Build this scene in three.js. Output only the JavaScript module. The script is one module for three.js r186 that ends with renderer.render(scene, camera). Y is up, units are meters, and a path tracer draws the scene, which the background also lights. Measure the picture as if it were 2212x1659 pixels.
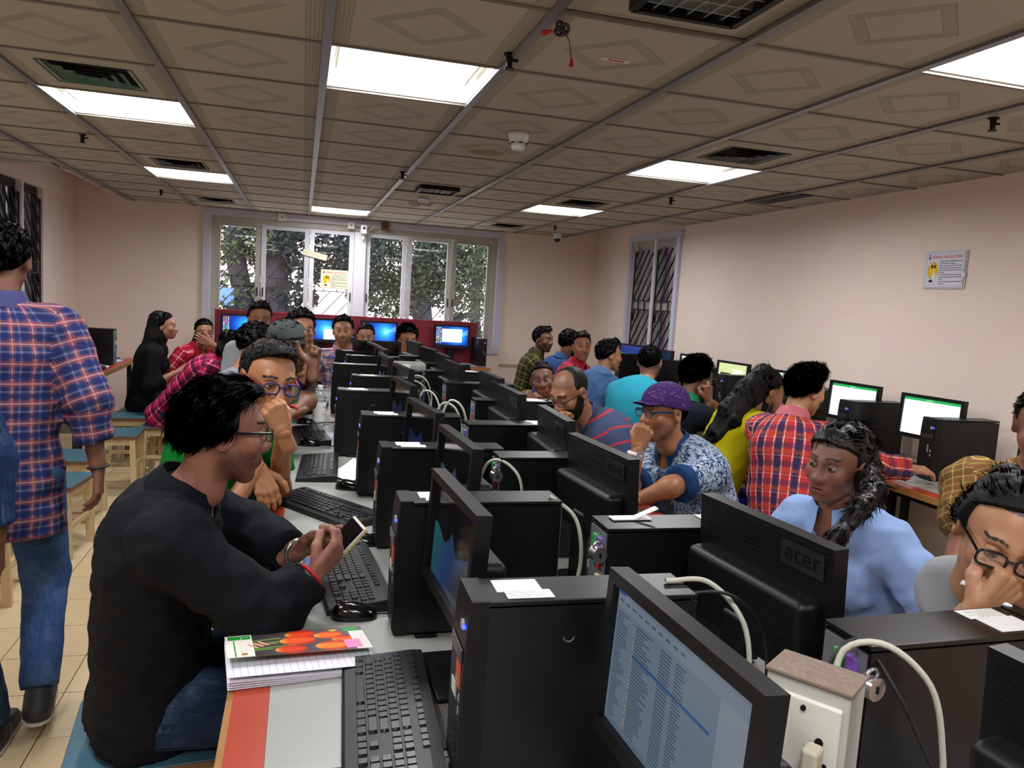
import * as THREE from 'three';
import { RoundedBoxGeometry } from 'three/addons/geometries/RoundedBoxGeometry.js';
import { mergeGeometries } from 'three/addons/utils/BufferGeometryUtils.js';
import { RectAreaLightUniformsLib } from 'three/addons/lights/RectAreaLightUniformsLib.js';
import { ImprovedNoise } from 'three/addons/math/ImprovedNoise.js';
import { FontLoader } from 'three/addons/loaders/FontLoader.js';
import { TextGeometry } from 'three/addons/geometries/TextGeometry.js';

// ---------- camera, sky, exposure ----------
const scene = new THREE.Scene();
const F = 1668, EYE = 1.52;
const camera = new THREE.PerspectiveCamera(2 * Math.atan(829.5 / F) * 180 / Math.PI, 2212 / 1659, 0.05, 200);
camera.rotation.order = 'YXZ';
camera.position.set(0, EYE, 0);
camera.rotation.set(-0.1081, -0.2707, 0.0618);
camera.updateMatrixWorld(true);
scene.background = new THREE.Color().setRGB(4.2, 4.2, 4.7);      // white overcast daylight outside
const renderer = new THREE.WebGLRenderer({ antialias: true });
renderer.toneMapping = THREE.LinearToneMapping;
renderer.toneMappingExposure = 1.5;
renderer.shadowMap.enabled = true;
RectAreaLightUniformsLib.init();
const LAMP_POWER = 20;        // radiance of each ceiling lamp

// ---------- helpers ----------
const V = (x, y, z) => new THREE.Vector3(x, y, z);
const ray = (x, y) => V((x - 1106) / F, -(y - 829.5) / F, -1).applyQuaternion(camera.quaternion);
const onY = (x, y, Y) => { const d = ray(x, y); return d.multiplyScalar((Y - EYE) / d.y).add(camera.position); };
const onZ = (x, y, Z) => { const d = ray(x, y); return d.multiplyScalar(Z / d.z).add(camera.position); };
const onX = (x, y, X) => { const d = ray(x, y); return d.multiplyScalar(X / d.x).add(camera.position); };
const onD = (x, y, D) => ray(x, y).normalize().multiplyScalar(D).add(camera.position);
let seed = 7;
const rnd = (a = 0, b = 1) => { seed = (seed * 1664525 + 1013904223) >>> 0; return a + (b - a) * seed / 4294967296; };
const PN = new ImprovedNoise();
const noise = (x, y, z) => PN.noise(x + 100.3, y + 57.7, z + 31.1);
const taken = {};
const numbered = (n) => { taken[n] = (taken[n] ?? -1) + 1; return taken[n] ? n + '_' + String(taken[n]).padStart(3, '0') : n; };
const mat = (c, r = 0.6, o = {}) => new (o.sheen || o.clearcoat || o.transmission || o.specularIntensity !== undefined ? THREE.MeshPhysicalMaterial : THREE.MeshStandardMaterial)({ color: c, roughness: r, ...o });
function canvasTex(w, h, draw, srgb = true, rx = 1, ry = 1) {
  const c = document.createElement('canvas'); c.width = w; c.height = h;
  draw(c.getContext('2d'), w, h);
  const t = new THREE.CanvasTexture(c);
  if (srgb) t.colorSpace = THREE.SRGBColorSpace;
  t.wrapS = t.wrapT = THREE.RepeatWrapping; t.repeat.set(rx, ry); t.magFilter = THREE.LinearFilter;
  return t;
}
const bx = (w, h, d, x = 0, y = 0, z = 0) => new THREE.BoxGeometry(w, h, d).translate(x, y, z);
const rb = (w, h, d, x = 0, y = 0, z = 0, r = 0.004, s = 1) => new RoundedBoxGeometry(w, h, d, s, Math.min(r, w / 2.01, h / 2.01, d / 2.01)).translate(x, y, z);
const cyl = (r1, r2, h, x = 0, y = 0, z = 0, n = 16) => new THREE.CylinderGeometry(r1, r2, h, n).translate(x, y, z);
const tube = (pts, r, n = 24, m = 6, closed = false) => new THREE.TubeGeometry(new THREE.CatmullRomCurve3(pts, closed), n, r, m, closed);
const bar = (a, b, w, d = w) => {           // square bar between two points
  const v = b.clone().sub(a), g = new THREE.BoxGeometry(w, v.length(), d);
  g.applyQuaternion(new THREE.Quaternion().setFromUnitVectors(V(0, 1, 0), v.normalize()));
  return g.translate((a.x + b.x) / 2, (a.y + b.y) / 2, (a.z + b.z) / 2);
};
function joined(list) {
  if (list.length === 1) return list[0];
  return mergeGeometries(list.map((g) => {
    const n = g.index ? g.toNonIndexed() : g;
    for (const k of Object.keys(n.attributes)) if (!['position', 'normal', 'uv'].includes(k)) n.deleteAttribute(k);
    return n;
  }));
}
function part(name, geo, m, parent) {
  const o = new THREE.Mesh(Array.isArray(geo) ? joined(geo) : geo, m);
  o.name = name; o.castShadow = o.receiveShadow = true;
  if (parent) parent.add(o);
  return o;
}
function tag(o, label, category, group, kind) {
  if (label) o.userData.label = label;
  if (category) o.userData.category = category;
  if (group) o.userData.group = group;
  if (kind) o.userData.kind = kind;
  return o;
}
function thing(name, label, category, pos = [0, 0, 0], turn = 0, group) {
  const o = new THREE.Group(); o.name = numbered(name); scene.add(o);
  o.position.set(...pos); o.rotation.y = turn;
  return tag(o, label, category, group);
}
function solo(name, geo, m, label, category, group) {
  const o = part(numbered(name), geo, m, scene);
  return tag(o, label, category, group);
}
function copyOf(o, pos, turn = 0, label, group) {
  const c = o.clone(); c.name = numbered(o.name.replace(/_\d{3}$/, '')); scene.add(c);
  c.position.set(...pos); c.rotation.y = turn; c.userData = { ...o.userData };
  if (label) c.userData.label = label;
  if (group) c.userData.group = group;
  return c;
}
function struct(name, geo, m) { const o = geo ? part(name, geo, m, scene) : new THREE.Group(); o.name = name; if (!geo) scene.add(o); o.userData.kind = 'structure'; return o; }
const speck = (g, w, h, n, cols, smin, smax) => { for (let i = 0; i < n; i++) { g.fillStyle = cols[Math.floor(rnd(0, cols.length))]; const s = rnd(smin, smax); g.fillRect(rnd(0, w), rnd(0, h), s, s); } };

// ---------- room dimensions ----------
const XL = -2.3, XR = 3.5, ZB = -9.1, ZF = 2.6, CH = 2.325, DESK = 0.755;
const LX = (L) => (L - 2.9101) * 0.6;                 // ceiling grid: x of runner L
const RZ = (r) => -(2.1445 + 0.589 * r);              // ceiling grid: z of cross runner r

// ---------- wall, floor, ceiling materials ----------
const wallTex = canvasTex(512, 512, (g, w, h) => {
  g.fillStyle = '#ecd7cc'; g.fillRect(0, 0, w, h);
  for (let i = 0; i < 260; i++) { g.globalAlpha = 0.05; g.fillStyle = rnd() < 0.5 ? '#f0e2da' : '#e0ccc2'; g.beginPath(); g.ellipse(rnd(0, w), rnd(0, h), rnd(8, 60), rnd(8, 40), rnd(0, 3), 0, 7); g.fill(); }
  g.globalAlpha = 0.25; speck(g, w, h, 900, ['#efe0d8', '#e2cfc6'], 1, 2); g.globalAlpha = 1;
});
const wallMat = mat(0xffffff, 0.75, { map: wallTex });
const wallPlain = mat(0xe4d3ca, 0.8);
const white = mat(0xdfe0e6, 0.45), offwhite = mat(0xd8d6cc, 0.6), black = mat(0x070708, 0.42, { specularIntensity: 0.5 }), darkMetal = mat(0x1a1a1e, 0.5, { metalness: 0.4 });
const chrome = mat(0xb8b8b8, 0.25, { metalness: 0.9 });

// walls with thickness; openings are left free between the boxes
const T = 0.22, TOP = 2.62;
function wallBox(x0, x1, y0, y1, z0, z1) {
  const g = bx(x1 - x0, y1 - y0, z1 - z0, (x0 + x1) / 2, (y0 + y1) / 2, (z0 + z1) / 2), p = g.attributes.position, n = g.attributes.normal, uv = g.attributes.uv;
  for (let i = 0; i < p.count; i++) { const ax = Math.abs(n.getX(i)) > 0.5; uv.setXY(i, (ax ? p.getZ(i) : p.getX(i)) * 0.7, (Math.abs(n.getY(i)) > 0.5 ? p.getZ(i) : p.getY(i)) * 0.7); }
  return g;
}
// back wall, opening x -0.975..2.247, y 0.925..2.245
struct('wall_back', [wallBox(XL - T, -0.975, -0.1, TOP, ZB - T, ZB), wallBox(2.247, XR + T, -0.1, TOP, ZB - T, ZB), wallBox(-0.975, 2.247, -0.1, 0.925, ZB - T, ZB), wallBox(-0.975, 2.247, 2.245, TOP, ZB - T, ZB)], wallMat);
// right wall, opening z -7.95..-6.89, y 0.92..2.23 ; left wall mirrored
const WZ0 = -7.95, WZ1 = -6.89, WY0 = 0.92, WY1 = 2.23;
struct('wall_right', [wallBox(XR, XR + T, -0.1, TOP, ZB, WZ0), wallBox(XR, XR + T, -0.1, TOP, WZ1, ZF), wallBox(XR, XR + T, -0.1, WY0, WZ0, WZ1), wallBox(XR, XR + T, WY1, TOP, WZ0, WZ1)], wallMat);
const LZ0 = -8.06, LZ1 = -7.0, LY1 = 2.27;
struct('wall_left', [wallBox(XL - T, XL, -0.1, TOP, ZB, LZ0), wallBox(XL - T, XL, -0.1, TOP, LZ1, ZF), wallBox(XL - T, XL, -0.1, WY0, LZ0, LZ1), wallBox(XL - T, XL, LY1, TOP, LZ0, LZ1)], wallMat);
struct('wall_front', wallBox(XL - T, XR + T, -0.1, TOP, ZF, ZF + T), wallMat);

// floor: slab of grout with 0.3 m tiles on it
const floor = struct('floor', bx(XR - XL + 2 * T, 0.1, ZF - ZB + 2 * T, (XL + XR) / 2, -0.062, (ZF + ZB) / 2), mat(0x6f6250, 0.9));
const tileTex = [0, 1, 2].map((k) => canvasTex(256, 256, (g, w, h) => {
  g.fillStyle = ['#d6c19b', '#d2bb94', '#dac6a1'][k]; g.fillRect(0, 0, w, h);
  for (let i = 0; i < 90; i++) { g.globalAlpha = 0.06; g.fillStyle = rnd() < 0.5 ? '#e0cfac' : '#c2ab84'; g.beginPath(); g.ellipse(rnd(0, w), rnd(0, h), rnd(5, 40), rnd(5, 22), rnd(0, 3), 0, 7); g.fill(); }
  g.globalAlpha = 0.3; speck(g, w, h, 500, ['#c0a984', '#e2d2b2', '#ab9572'], 1, 2.4); g.globalAlpha = 1;
}));
const tileMats = tileTex.map((t) => mat(0xffffff, 0.28, { map: t }));
const tileGeo = rb(0.2965, 0.012, 0.2965, 0, -0.006, 0, 0.0015);
const restTiles = [];
for (let i = 0; i < 19; i++) for (let j = 0; j < 39; j++) {
  const x = XL + 0.16 + i * 0.3, z = -2.837 - (j - 21) * 0.3;
  if (x > XR - 0.1 || z < ZB + 0.1 || z > ZF - 0.1) continue;
  if (i < 8 && z < -1.4) { const t = part('floor_tile', tileGeo, tileMats[(i * 7 + j * 5 + ((i * j) % 3)) % 3], floor); t.position.set(x, 0, z); t.rotation.y = ((i + j) % 4) * Math.PI / 2; }
  else restTiles.push(tileGeo.clone().translate(x, 0, z));
}
part('floor_tiling', restTiles, tileMats[0], floor).userData.kind = 'stuff';

// ceiling: structural slab, then runners and embossed 0.6 m tiles
const ceiling = struct('ceiling', bx(XR - XL + 2 * T, 0.1, ZF - ZB + 2 * T, (XL + XR) / 2, TOP + 0.05, (ZF + ZB) / 2), wallPlain);
const drawTile = (bump) => (g, w, h) => {
  g.fillStyle = bump ? '#808080' : '#aaa290'; g.fillRect(0, 0, w, h);
  if (!bump) { g.globalAlpha = 0.12; speck(g, w, h, 1500, ['#968e7c', '#b8b09e', '#a0988a'], 1, 4); g.globalAlpha = 1; }
  const ln = (x0, y0, x1, y1, lw, c) => { g.strokeStyle = c; g.lineWidth = lw; g.beginPath(); g.moveTo(x0, y0); g.lineTo(x1, y1); g.stroke(); };
  const dark = bump ? '#303030' : '#8f8774', mid = bump ? '#585858' : '#9c9482';
  for (const s of [0, 1]) {
    g.fillStyle = mid; g.fillRect(s ? w * 0.885 : w * 0.025, 0, w * 0.09, h);
    for (let k = 0; k < 5; k++) { const x = s ? w * (0.975 - k * 0.021) : w * (0.025 + k * 0.021); ln(x, h * 0.03, x, h * 0.97, 3, dark); }
  }
  for (const s of [0.03, 0.97]) ln(w * 0.12, h * s, w * 0.88, h * s, 8, mid);
  g.save(); g.translate(w / 2, h / 2); g.rotate(Math.PI / 4);
  const R = w * 0.185; g.strokeStyle = mid; g.lineWidth = w * 0.055; g.strokeRect(-R, -R, 2 * R, 2 * R);
  for (let k = 0; k < 4; k++) { const q = R - w * 0.027 + k * w * 0.018; ln(-q, -R, -q, R, 3, dark); ln(q, -R, q, R, 3, dark); }
  g.strokeStyle = dark; g.lineWidth = 2.5; g.strokeRect(-R - w * 0.028, -R - w * 0.028, 2 * R + w * 0.056, 2 * R + w * 0.056); g.strokeRect(-R + w * 0.03, -R + w * 0.03, 2 * R - w * 0.06, 2 * R - w * 0.06);
  g.restore();
};
const ceilTex = canvasTex(512, 512, drawTile(false)), ceilBump = canvasTex(512, 512, drawTile(true), false);
const ceilMat = mat(0xffffff, 0.7, { map: ceilTex, bumpMap: ceilBump, bumpScale: 0.004 });
const runnerMat = mat(0x74747a, 0.35, { metalness: 0.3 }), crossMat = mat(0x6e675c, 0.5);
const LAMPS = [[1, 3], [1, 7], [3, 1], [3, 10], [6, -1], [6, 3], [6, 7], [1, -1], [3, -4], [6, -5], [1, -5]];
const VENTS = [[1, 2], [1, 6], [1, 10], [6, 2], [6, 6], [6, 10]];
const DARKLAMPS = [[4, -1], [4, 6]];
const has = (list, L, r) => list.some((q) => q[0] === L && q[1] === r);
const BAYZ = -6.62, BAYL = -1.82, BAYR = 3.1;         // the ceiling stops short of the side walls beside the far side windows
function plate(x0, x1, z0, z1, y = CH, t = 0.012) {
  const g = bx(x1 - x0, t, z1 - z0, (x0 + x1) / 2, y + t / 2, (z0 + z1) / 2), p = g.attributes.position, uv = g.attributes.uv;
  return { g, p, uv };
}
for (let L = -1; L <= 8; L++) for (let r = -8; r <= 11; r++) {
  let x0 = Math.max(LX(L) + 0.008, XL), x1 = Math.min(LX(L + 1) - 0.008, XR), z0 = Math.max(RZ(r + 1) + 0.005, ZB), z1 = Math.min(RZ(r) - 0.005, ZF);
  const midz = (z0 + z1) / 2;
  if (midz < BAYZ) { x0 = Math.max(x0, BAYL); x1 = Math.min(x1, BAYR); }
  if (x1 - x0 < 0.03 || z1 - z0 < 0.03 || has(LAMPS, L, r) || has(DARKLAMPS, L, r) || has(VENTS, L, r)) continue;
  const { g, p, uv } = plate(x0, x1, z0, z1);
  for (let i = 0; i < p.count; i++) uv.setXY(i, (p.getX(i) - LX(L)) / 0.6, (p.getZ(i) - RZ(r + 1)) / 0.589);
  part('ceiling_tile', g, ceilMat, ceiling);
}
for (let L = 0; L <= 8; L++) {
  const x = LX(L); if (x < XL || x > XR) continue;
  part('grid_runner', bx(0.03, 0.012, ZF - ZB, x, CH - 0.004, (ZF + ZB) / 2), runnerMat, ceiling);
}
for (let r = -8; r <= 11; r++) {
  const z = RZ(r), far = z < BAYZ + 0.2, x0 = far ? BAYL : XL, x1 = far ? BAYR : XR;
  part('cross_runner', bx(x1 - x0, 0.008, 0.018, (x0 + x1) / 2, CH - 0.001, z), crossMat, ceiling);
}
// upstand that closes the edge of the suspended ceiling at the two window bays
part('bay_fascia', [bx(0.02, 0.2, BAYZ - ZB, BAYL - 0.01, CH + 0.1, (BAYZ + ZB) / 2), bx(0.02, 0.2, BAYZ - ZB, BAYR + 0.01, CH + 0.1, (BAYZ + ZB) / 2), bx(BAYL - XL, 0.2, 0.02, (BAYL + XL) / 2, CH + 0.1, BAYZ), bx(XR - BAYR, 0.2, 0.02, (XR + BAYR) / 2, CH + 0.1, BAYZ)], wallPlain, ceiling);

// ---------- ceiling lamps ----------
const lampGlow = mat(0xffffff, 0.5, { emissive: 0xfafcff, emissiveIntensity: 5 });
const lampWhite = mat(0xf0eee6, 0.4);
const lampProto = (() => {
  const o = new THREE.Group(), w = 0.59, d = 0.575, H = 0.1;
  const h = part('housing', bx(w, 0.012, d, 0, H, 0), lampWhite, o);
  for (const s of [-1, 1]) { part('housing_side', bx(0.012, H, d, s * (w / 2 - 0.006), H / 2, 0), lampWhite, o); part('housing_side', bx(w - 0.024, H, 0.012, 0, H / 2, s * (d / 2 - 0.006)), lampWhite, o); part('end_cap', rb(0.012, 0.045, 0.3, s * 0.255, H - 0.04, 0, 0.004), mat(0xb9b6a8, 0.5), o); part('reflector', bx(0.5, 0.006, 0.06, 0, H - 0.03, s * 0.245), lampGlow, o); }
  const s = new THREE.Shape(); s.moveTo(-0.2, 0.035); s.quadraticCurveTo(-0.13, -0.008, 0, -0.01); s.quadraticCurveTo(0.13, -0.008, 0.2, 0.035); s.lineTo(-0.2, 0.035);
  part('diffuser', new THREE.ExtrudeGeometry(s, { depth: 0.48, bevelEnabled: false, curveSegments: 10 }).translate(0, H - 0.045, -0.24).rotateY(Math.PI / 2), lampGlow, o);
  return o;
})();
for (const [L, r] of LAMPS) {
  const o = lampProto.clone(); o.name = numbered('ceiling_lamp'); scene.add(o);
  o.position.set(LX(L + 0.5), CH + 0.004, (RZ(r) + RZ(r + 1)) / 2);
  const seen = { '1,3': 'glowing square ceiling lamp next to the dark green vent', '1,7': 'glowing square ceiling lamp between two dark vents above the stools', '3,1': 'glowing square ceiling lamp over the desk beside black sprinkler head', '3,10': 'glowing square ceiling lamp close to the window head', '6,-1': 'glowing square ceiling lamp above the tan check shirt', '6,3': 'glowing square ceiling lamp beside vent near the wall notice', '6,7': 'glowing square ceiling lamp far off beside small vent over seated men' }[L + ',' + r];
  if (seen) tag(o, seen, 'lamp', 'lit ceiling lamps'); else tag(o, 'glowing square ceiling lamp in the part of the room out of view', 'lamp', 'lit ceiling lamps out of view');
  const l = new THREE.RectAreaLight(0xf8f8fc, LAMP_POWER, 0.48, 0.42);
  l.position.set(o.position.x, CH + 0.036, o.position.z); l.lookAt(o.position.x, 0, o.position.z); l.castShadow = true; scene.add(l);
}
// ---------- windows ----------
const glass = mat(0xf4f8f6, 0.02, { transmission: 1, thickness: 0, ior: 1.45 });
const frameMat = mat(0xc9c9d0, 0.45), frameGrey = mat(0xa9a69c, 0.5), grilleMat = mat(0x16161c, 0.6);
const trimMat = mat(0xc3c4d6, 0.5);
const win = struct('window_1');
const win1Trim = part('window_trim', [bx(3.37, 0.07, 0.03, 0.635, 2.28, ZB + 0.015), bx(0.075, 1.32, 0.03, -1.0125, 1.585, ZB + 0.015), bx(0.075, 1.32, 0.03, 2.2845, 1.585, ZB + 0.015), bx(3.37, 0.07, 0.03, 0.635, 0.89, ZB + 0.015)], trimMat, win);
part('window_frame', [bx(3.222, 0.06, 0.1, 0.636, 2.215, ZB - 0.07), bx(3.222, 0.05, 0.1, 0.636, 0.95, ZB - 0.07), bx(0.045, 1.21, 0.1, -0.952, 1.58, ZB - 0.07), bx(0.06, 1.21, 0.1, 2.217, 1.58, ZB - 0.07)], frameGrey, win);
part('window_post', rb(0.13, 1.2, 0.13, 0.6275, 1.58, ZB - 0.05, 0.006), white, win);
const sashes = [[-0.93, -0.46], [-0.45, 0.065], [0.07, 0.56], [0.695, 1.17], [1.18, 1.70], [1.71, 2.19]];
sashes.forEach(([a, b], i) => {
  const m = [frameGrey, frameMat, white, white, frameMat, frameGrey][i], z = ZB - 0.07, w = b - a, lw = 0.05;
  const s = part('sash', [bx(lw, 1.2, 0.045, a + lw / 2, 1.58, z), bx(lw, 1.2, 0.045, b - lw / 2, 1.58, z), bx(w - 2 * lw, 0.05, 0.045, (a + b) / 2, 2.165, z), bx(w - 2 * lw, 0.055, 0.045, (a + b) / 2, 1.0, z), bx(lw * 1.15, 0.06, 0.05, a + lw / 2, 1.57, z), bx(lw * 1.15, 0.06, 0.05, b - lw / 2, 1.57, z)], m, win);
  part('pane', bx(w - 2 * lw, 1.14, 0.004, (a + b) / 2, 1.585, z), glass, s);
  part('handle', [rb(0.012, 0.1, 0.014, i % 2 ? a + lw / 2 : b - lw / 2, 1.44, z + 0.035, 0.004), bx(0.012, 0.012, 0.03, i % 2 ? a + lw / 2 : b - lw / 2, 1.44, z + 0.025)], darkMetal, s);
});
// wrought bars outside the panes, running up to the right
function grille(parent, u0, u1, put, y0, yr0, yr1, y1, n, th = 0.011) {
  const w = u1 - u0;
  const add = (ua, ya, ub, yb) => part('grille_bar', bar(put(ua, ya), put(ub, yb), th), grilleMat, parent);
  add(u0, y0, u0, y1); add(u1, y0, u1, y1); add(u0, yr0, u1, yr0); add(u0, yr1, u1, yr1);
  for (let k = 1; k <= 2; k++) add(u0 + w * k / 3, yr0, u0 + w * k / 3, yr1);
  for (const [a, b] of [[y0, yr0], [yr1, y1]]) {
    const rise = w * 1.15;
    for (let k = 0; k < n; k++) {
      const c = a - rise + (b - a + rise) * (k + 0.5) / n;
      const ua = Math.max(0, (a - c) / rise), ub = Math.min(1, (b - c) / rise);
      if (ub - ua > 0.05) add(u0 + ua * w, c + ua * rise, u0 + ub * w, c + ub * rise);
    }
  }
}
for (const [a, b] of sashes) grille(win, a + 0.02, b - 0.02, (u, y) => V(u, y, ZB - 0.16), 0.96, 1.49, 1.6, 2.19, 6, 0.009);

// side windows
const curtain = (c) => mat(c, 0.95, { transmission: 0.12, thickness: 0 });
function sideWindow(name, x, out, z0, z1, top, cols, dark) {
  const w = struct(name), xm = x + out * 0.07, H = top - WY0, ym = (top + WY0) / 2, mz = (z0 + z1) / 2;
  if (!dark) part('window_trim', [bx(0.03, 0.06, z1 - z0 + 0.16, x - out * 0.015, top + 0.03, mz), bx(0.03, H, 0.07, x - out * 0.015, ym, z0 - 0.035), bx(0.03, H, 0.07, x - out * 0.015, ym, z1 + 0.035), bx(0.03, 0.06, z1 - z0 + 0.14, x - out * 0.015, WY0 - 0.03, mz)], trimMat, w);
  part('window_post', bx(0.1, H, 0.045, xm - out * 0.02, ym, mz), white, w);
  [[z0, mz - 0.0225], [mz + 0.0225, z1]].forEach(([a, b], i) => {
    const wd = b - a, lw = 0.035;
    const s = part('sash', [bx(0.04, H, lw, xm, ym, a + lw / 2), bx(0.04, H, lw, xm, ym, b - lw / 2), bx(0.04, 0.07, wd - 2 * lw, xm, top - 0.035, (a + b) / 2), bx(0.04, 0.05, wd - 2 * lw, xm, WY0 + 0.025, (a + b) / 2), bx(0.045, 0.07, wd - 2 * lw, xm, 1.545, (a + b) / 2)], dark ? darkMetal : frameGrey, w);
    part('pane', bx(0.004, H - 0.1, wd - 2 * lw, xm, ym, (a + b) / 2), glass, s);
    part('handle', rb(0.02, 0.09, 0.012, xm - out * 0.03, 1.42, a + lw / 2, 0.004), darkMetal, s);
    grille(w, a + 0.02, b - 0.02, (u, y) => V(x + out * 0.02, y, u), WY0 + 0.02, 1.5, 1.6, top - 0.1, 7, 0.013);
    // cloth hung outside behind the glass, in soft vertical folds
    cols[i].forEach((c, k) => {
      const n = 26, g = new THREE.PlaneGeometry(wd / cols[i].length + 0.01, H + 0.1, n, 1), p = g.attributes.position;
      for (let q = 0; q < p.count; q++) p.setZ(q, 0.012 * Math.sin(p.getX(q) * 75 + k * 2 + i));
      g.rotateY(-out * Math.PI / 2); g.translate(x + out * 0.19, ym, a + wd * (k + 0.5) / cols[i].length);
      part('curtain', g, curtain(c), w).material.side = THREE.DoubleSide;
    });
  });
}
sideWindow('window_2', XR, 1, WZ0, WZ1, WY1, [[0x6e6870, 0x5e4068, 0x4c2c46], [0x7a7268, 0x3c3a6c, 0x443064]], false);
sideWindow('window_3', XL, -1, LZ0, LZ1, LY1, [[0x342e38, 0x5c5664, 0x2c2830], [0x5f5860, 0x3d2e46, 0x242028]], true);

// ---------- outside: trees, ground, a pale building ----------
struct('ground_outside', bx(60, 0.2, 40, 0, -0.45, -30), mat(0xb8aca6, 0.9));
const bark = mat(0x2a2630, 0.95), leafMats = [mat(0x2c3826, 0.8, { side: THREE.DoubleSide }), mat(0x3a4628, 0.8, { side: THREE.DoubleSide }), mat(0x20282a, 0.8, { side: THREE.DoubleSide })];
function tree(base, trunkPts, r, branches, crowns, n, k, label) {
  const o = thing('tree', label, 'tree', [base.x, base.y, base.z], 0, 'trees outside the barred window');
  const loc = (v) => v.clone().sub(base);
  part('trunk', [tube(trunkPts.map(loc), r, 20, 8), ...branches.map(([pts, br]) => tube(pts.map(loc), br, 12, 6))], bark, o);
  const pos = [], nor = [], uv = [];
  for (const [c, rx, ry, rz, share] of crowns) for (let i = 0; i < n * share; i++) {
    const th = rnd(0, 6.283), ph = Math.acos(rnd(-1, 1)), q = Math.cbrt(rnd(0.1, 1));
    const p = V(c.x + rx * q * Math.sin(ph) * Math.cos(th), c.y + ry * q * Math.cos(ph), c.z + rz * q * Math.sin(ph) * Math.sin(th)).sub(base);
    const s = rnd(0.03, 0.065), a = V(rnd(-1, 1), rnd(-1, 1), rnd(-1, 1)).normalize(), b = V(rnd(-1, 1), rnd(-1, 1), rnd(-1, 1)).cross(a).normalize(), nn = a.clone().cross(b);
    const e = [a.clone().multiplyScalar(s), b.clone().multiplyScalar(s * 0.42), a.clone().multiplyScalar(-s), b.clone().multiplyScalar(-s * 0.42)].map((w) => w.add(p));
    for (const q2 of [0, 1, 2, 0, 2, 3]) { pos.push(e[q2].x, e[q2].y, e[q2].z); nor.push(nn.x, nn.y, nn.z); uv.push(0, 0); }
  }
  const g = new THREE.BufferGeometry();
  g.setAttribute('position', new THREE.Float32BufferAttribute(pos, 3)); g.setAttribute('normal', new THREE.Float32BufferAttribute(nor, 3)); g.setAttribute('uv', new THREE.Float32BufferAttribute(uv, 2));
  part('foliage', g, leafMats[k], o).userData.kind = 'stuff';
}
{
  const z = -11.2, P = (x, y, zz = z) => onZ(x, y, zz);
  tree(V(-0.9, -0.35, z), [V(-0.5, -0.35, z), P(540, 690), P(515, 590), P(508, 520), P(530, 440)], 0.13, [[[P(545, 690), P(500, 655), P(450, 615)], 0.11]], [[P(520, 500), 0.75, 0.5, 0.4, 1], [P(500, 640), 0.5, 0.35, 0.3, 0.35]], 1700, 1, 'forked dark tree close outside the barred window');
  tree(V(0.1, -0.35, z), [V(0.15, -0.35, z), P(598, 720), P(592, 600), P(594, 480), P(590, 400)], 0.19, [[[P(592, 560), P(640, 500), P(700, 470)], 0.07]], [[P(680, 520), 1.0, 0.6, 0.4, 1.6], [P(610, 640), 0.5, 0.25, 0.3, 0.25]], 2600, 2, 'thick upright dark tree trunk seen through second window sash');
  const z2 = -12.4;
  tree(V(3.0, -0.35, z2), [V(2.6, -0.35, z2), P(928, 780, z2), P(912, 680, z2), P(908, 600, z2), P(930, 480, z2)], 0.16, [[[P(915, 720, z2), P(960, 700, z2), P(1010, 680, z2)], 0.05], [[P(910, 620, z2), P(870, 560, z2), P(800, 520, z2)], 0.06]], [[P(900, 560, z2), 1.3, 0.7, 0.5, 2.4], [P(1010, 590, z2), 0.9, 0.75, 0.5, 1], [P(840, 640, z2), 0.7, 0.35, 0.4, 0.5]], 2600, 0, 'broad leafy tree behind the sashes past the white window post');
  tree(V(5.0, -0.35, -14), [V(4.4, -0.35, -14), P(1040, 760, -14), P(1030, 600, -14), P(1040, 500, -14)], 0.1, [], [[P(1030, 690, -14), 0.7, 0.5, 0.4, 1], [P(560, 560, -14), 1.2, 0.8, 0.5, 0.8]], 900, 1, 'slim pale tree standing behind the broad one');
}
solo('building', [bx(26, 3.4, 4, 2, 1.2, -24), bx(27, 0.25, 4.6, 2, 2.95, -24)], mat(0xe6d4d4, 0.8), 'pale low building far outside behind the trees', 'building');
{ const o = thing('tarpaulin', 'small blue sheet hanging between the trees outside', 'tarpaulin', [0, 0, 0]); const p = onZ(487, 640, -11.06); part('sheet', rb(0.22, 0.24, 0.02, p.x, p.y, p.z, 0.008), mat(0x6f96d6, 0.7), o); }

// ---------- things on the window head and panes ----------
const boxSock = (x, y, w, h, label, m = offwhite) => { const o = thing('junction_box', label, 'junction box', [x, y, ZB + 0.03]); part('box', rb(w, h, 0.05, 0, 0, 0.025, 0.006), m, o); part('hole', cyl(0.008, 0.008, 0.004, 0, 0, 0, 10).rotateX(Math.PI / 2).translate(0, 0, 0.051), black, o); };
boxSock(-0.235, 2.275, 0.085, 0.085, 'square white junction box on window head above second sash');
boxSock(0.513, 2.245, 0.075, 0.08, 'square white junction box on window head beside the camera');
boxSock(0.894, 2.262, 0.085, 0.095, 'brown wooden box on window head beside the camera bracket', mat(0x6a4630, 0.7));
{ const o = thing('security_camera', 'white box security camera on bracket at window post', 'camera', [0.65, 2.205, ZB + 0.12]);
  part('body', rb(0.07, 0.1, 0.12, 0, 0, 0, 0.015, 3), white, o); part('lens', cyl(0.014, 0.016, 0.012, 0, 0, 0, 20).rotateX(Math.PI / 2).translate(0, 0.012, 0.063), black, o);
  part('bracket', [bar(V(0, -0.06, -0.02), V(0.14, 0.06, -0.08), 0.014), cyl(0.012, 0.02, 0.06, 0, -0.075, -0.03)], offwhite, o); }
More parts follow.
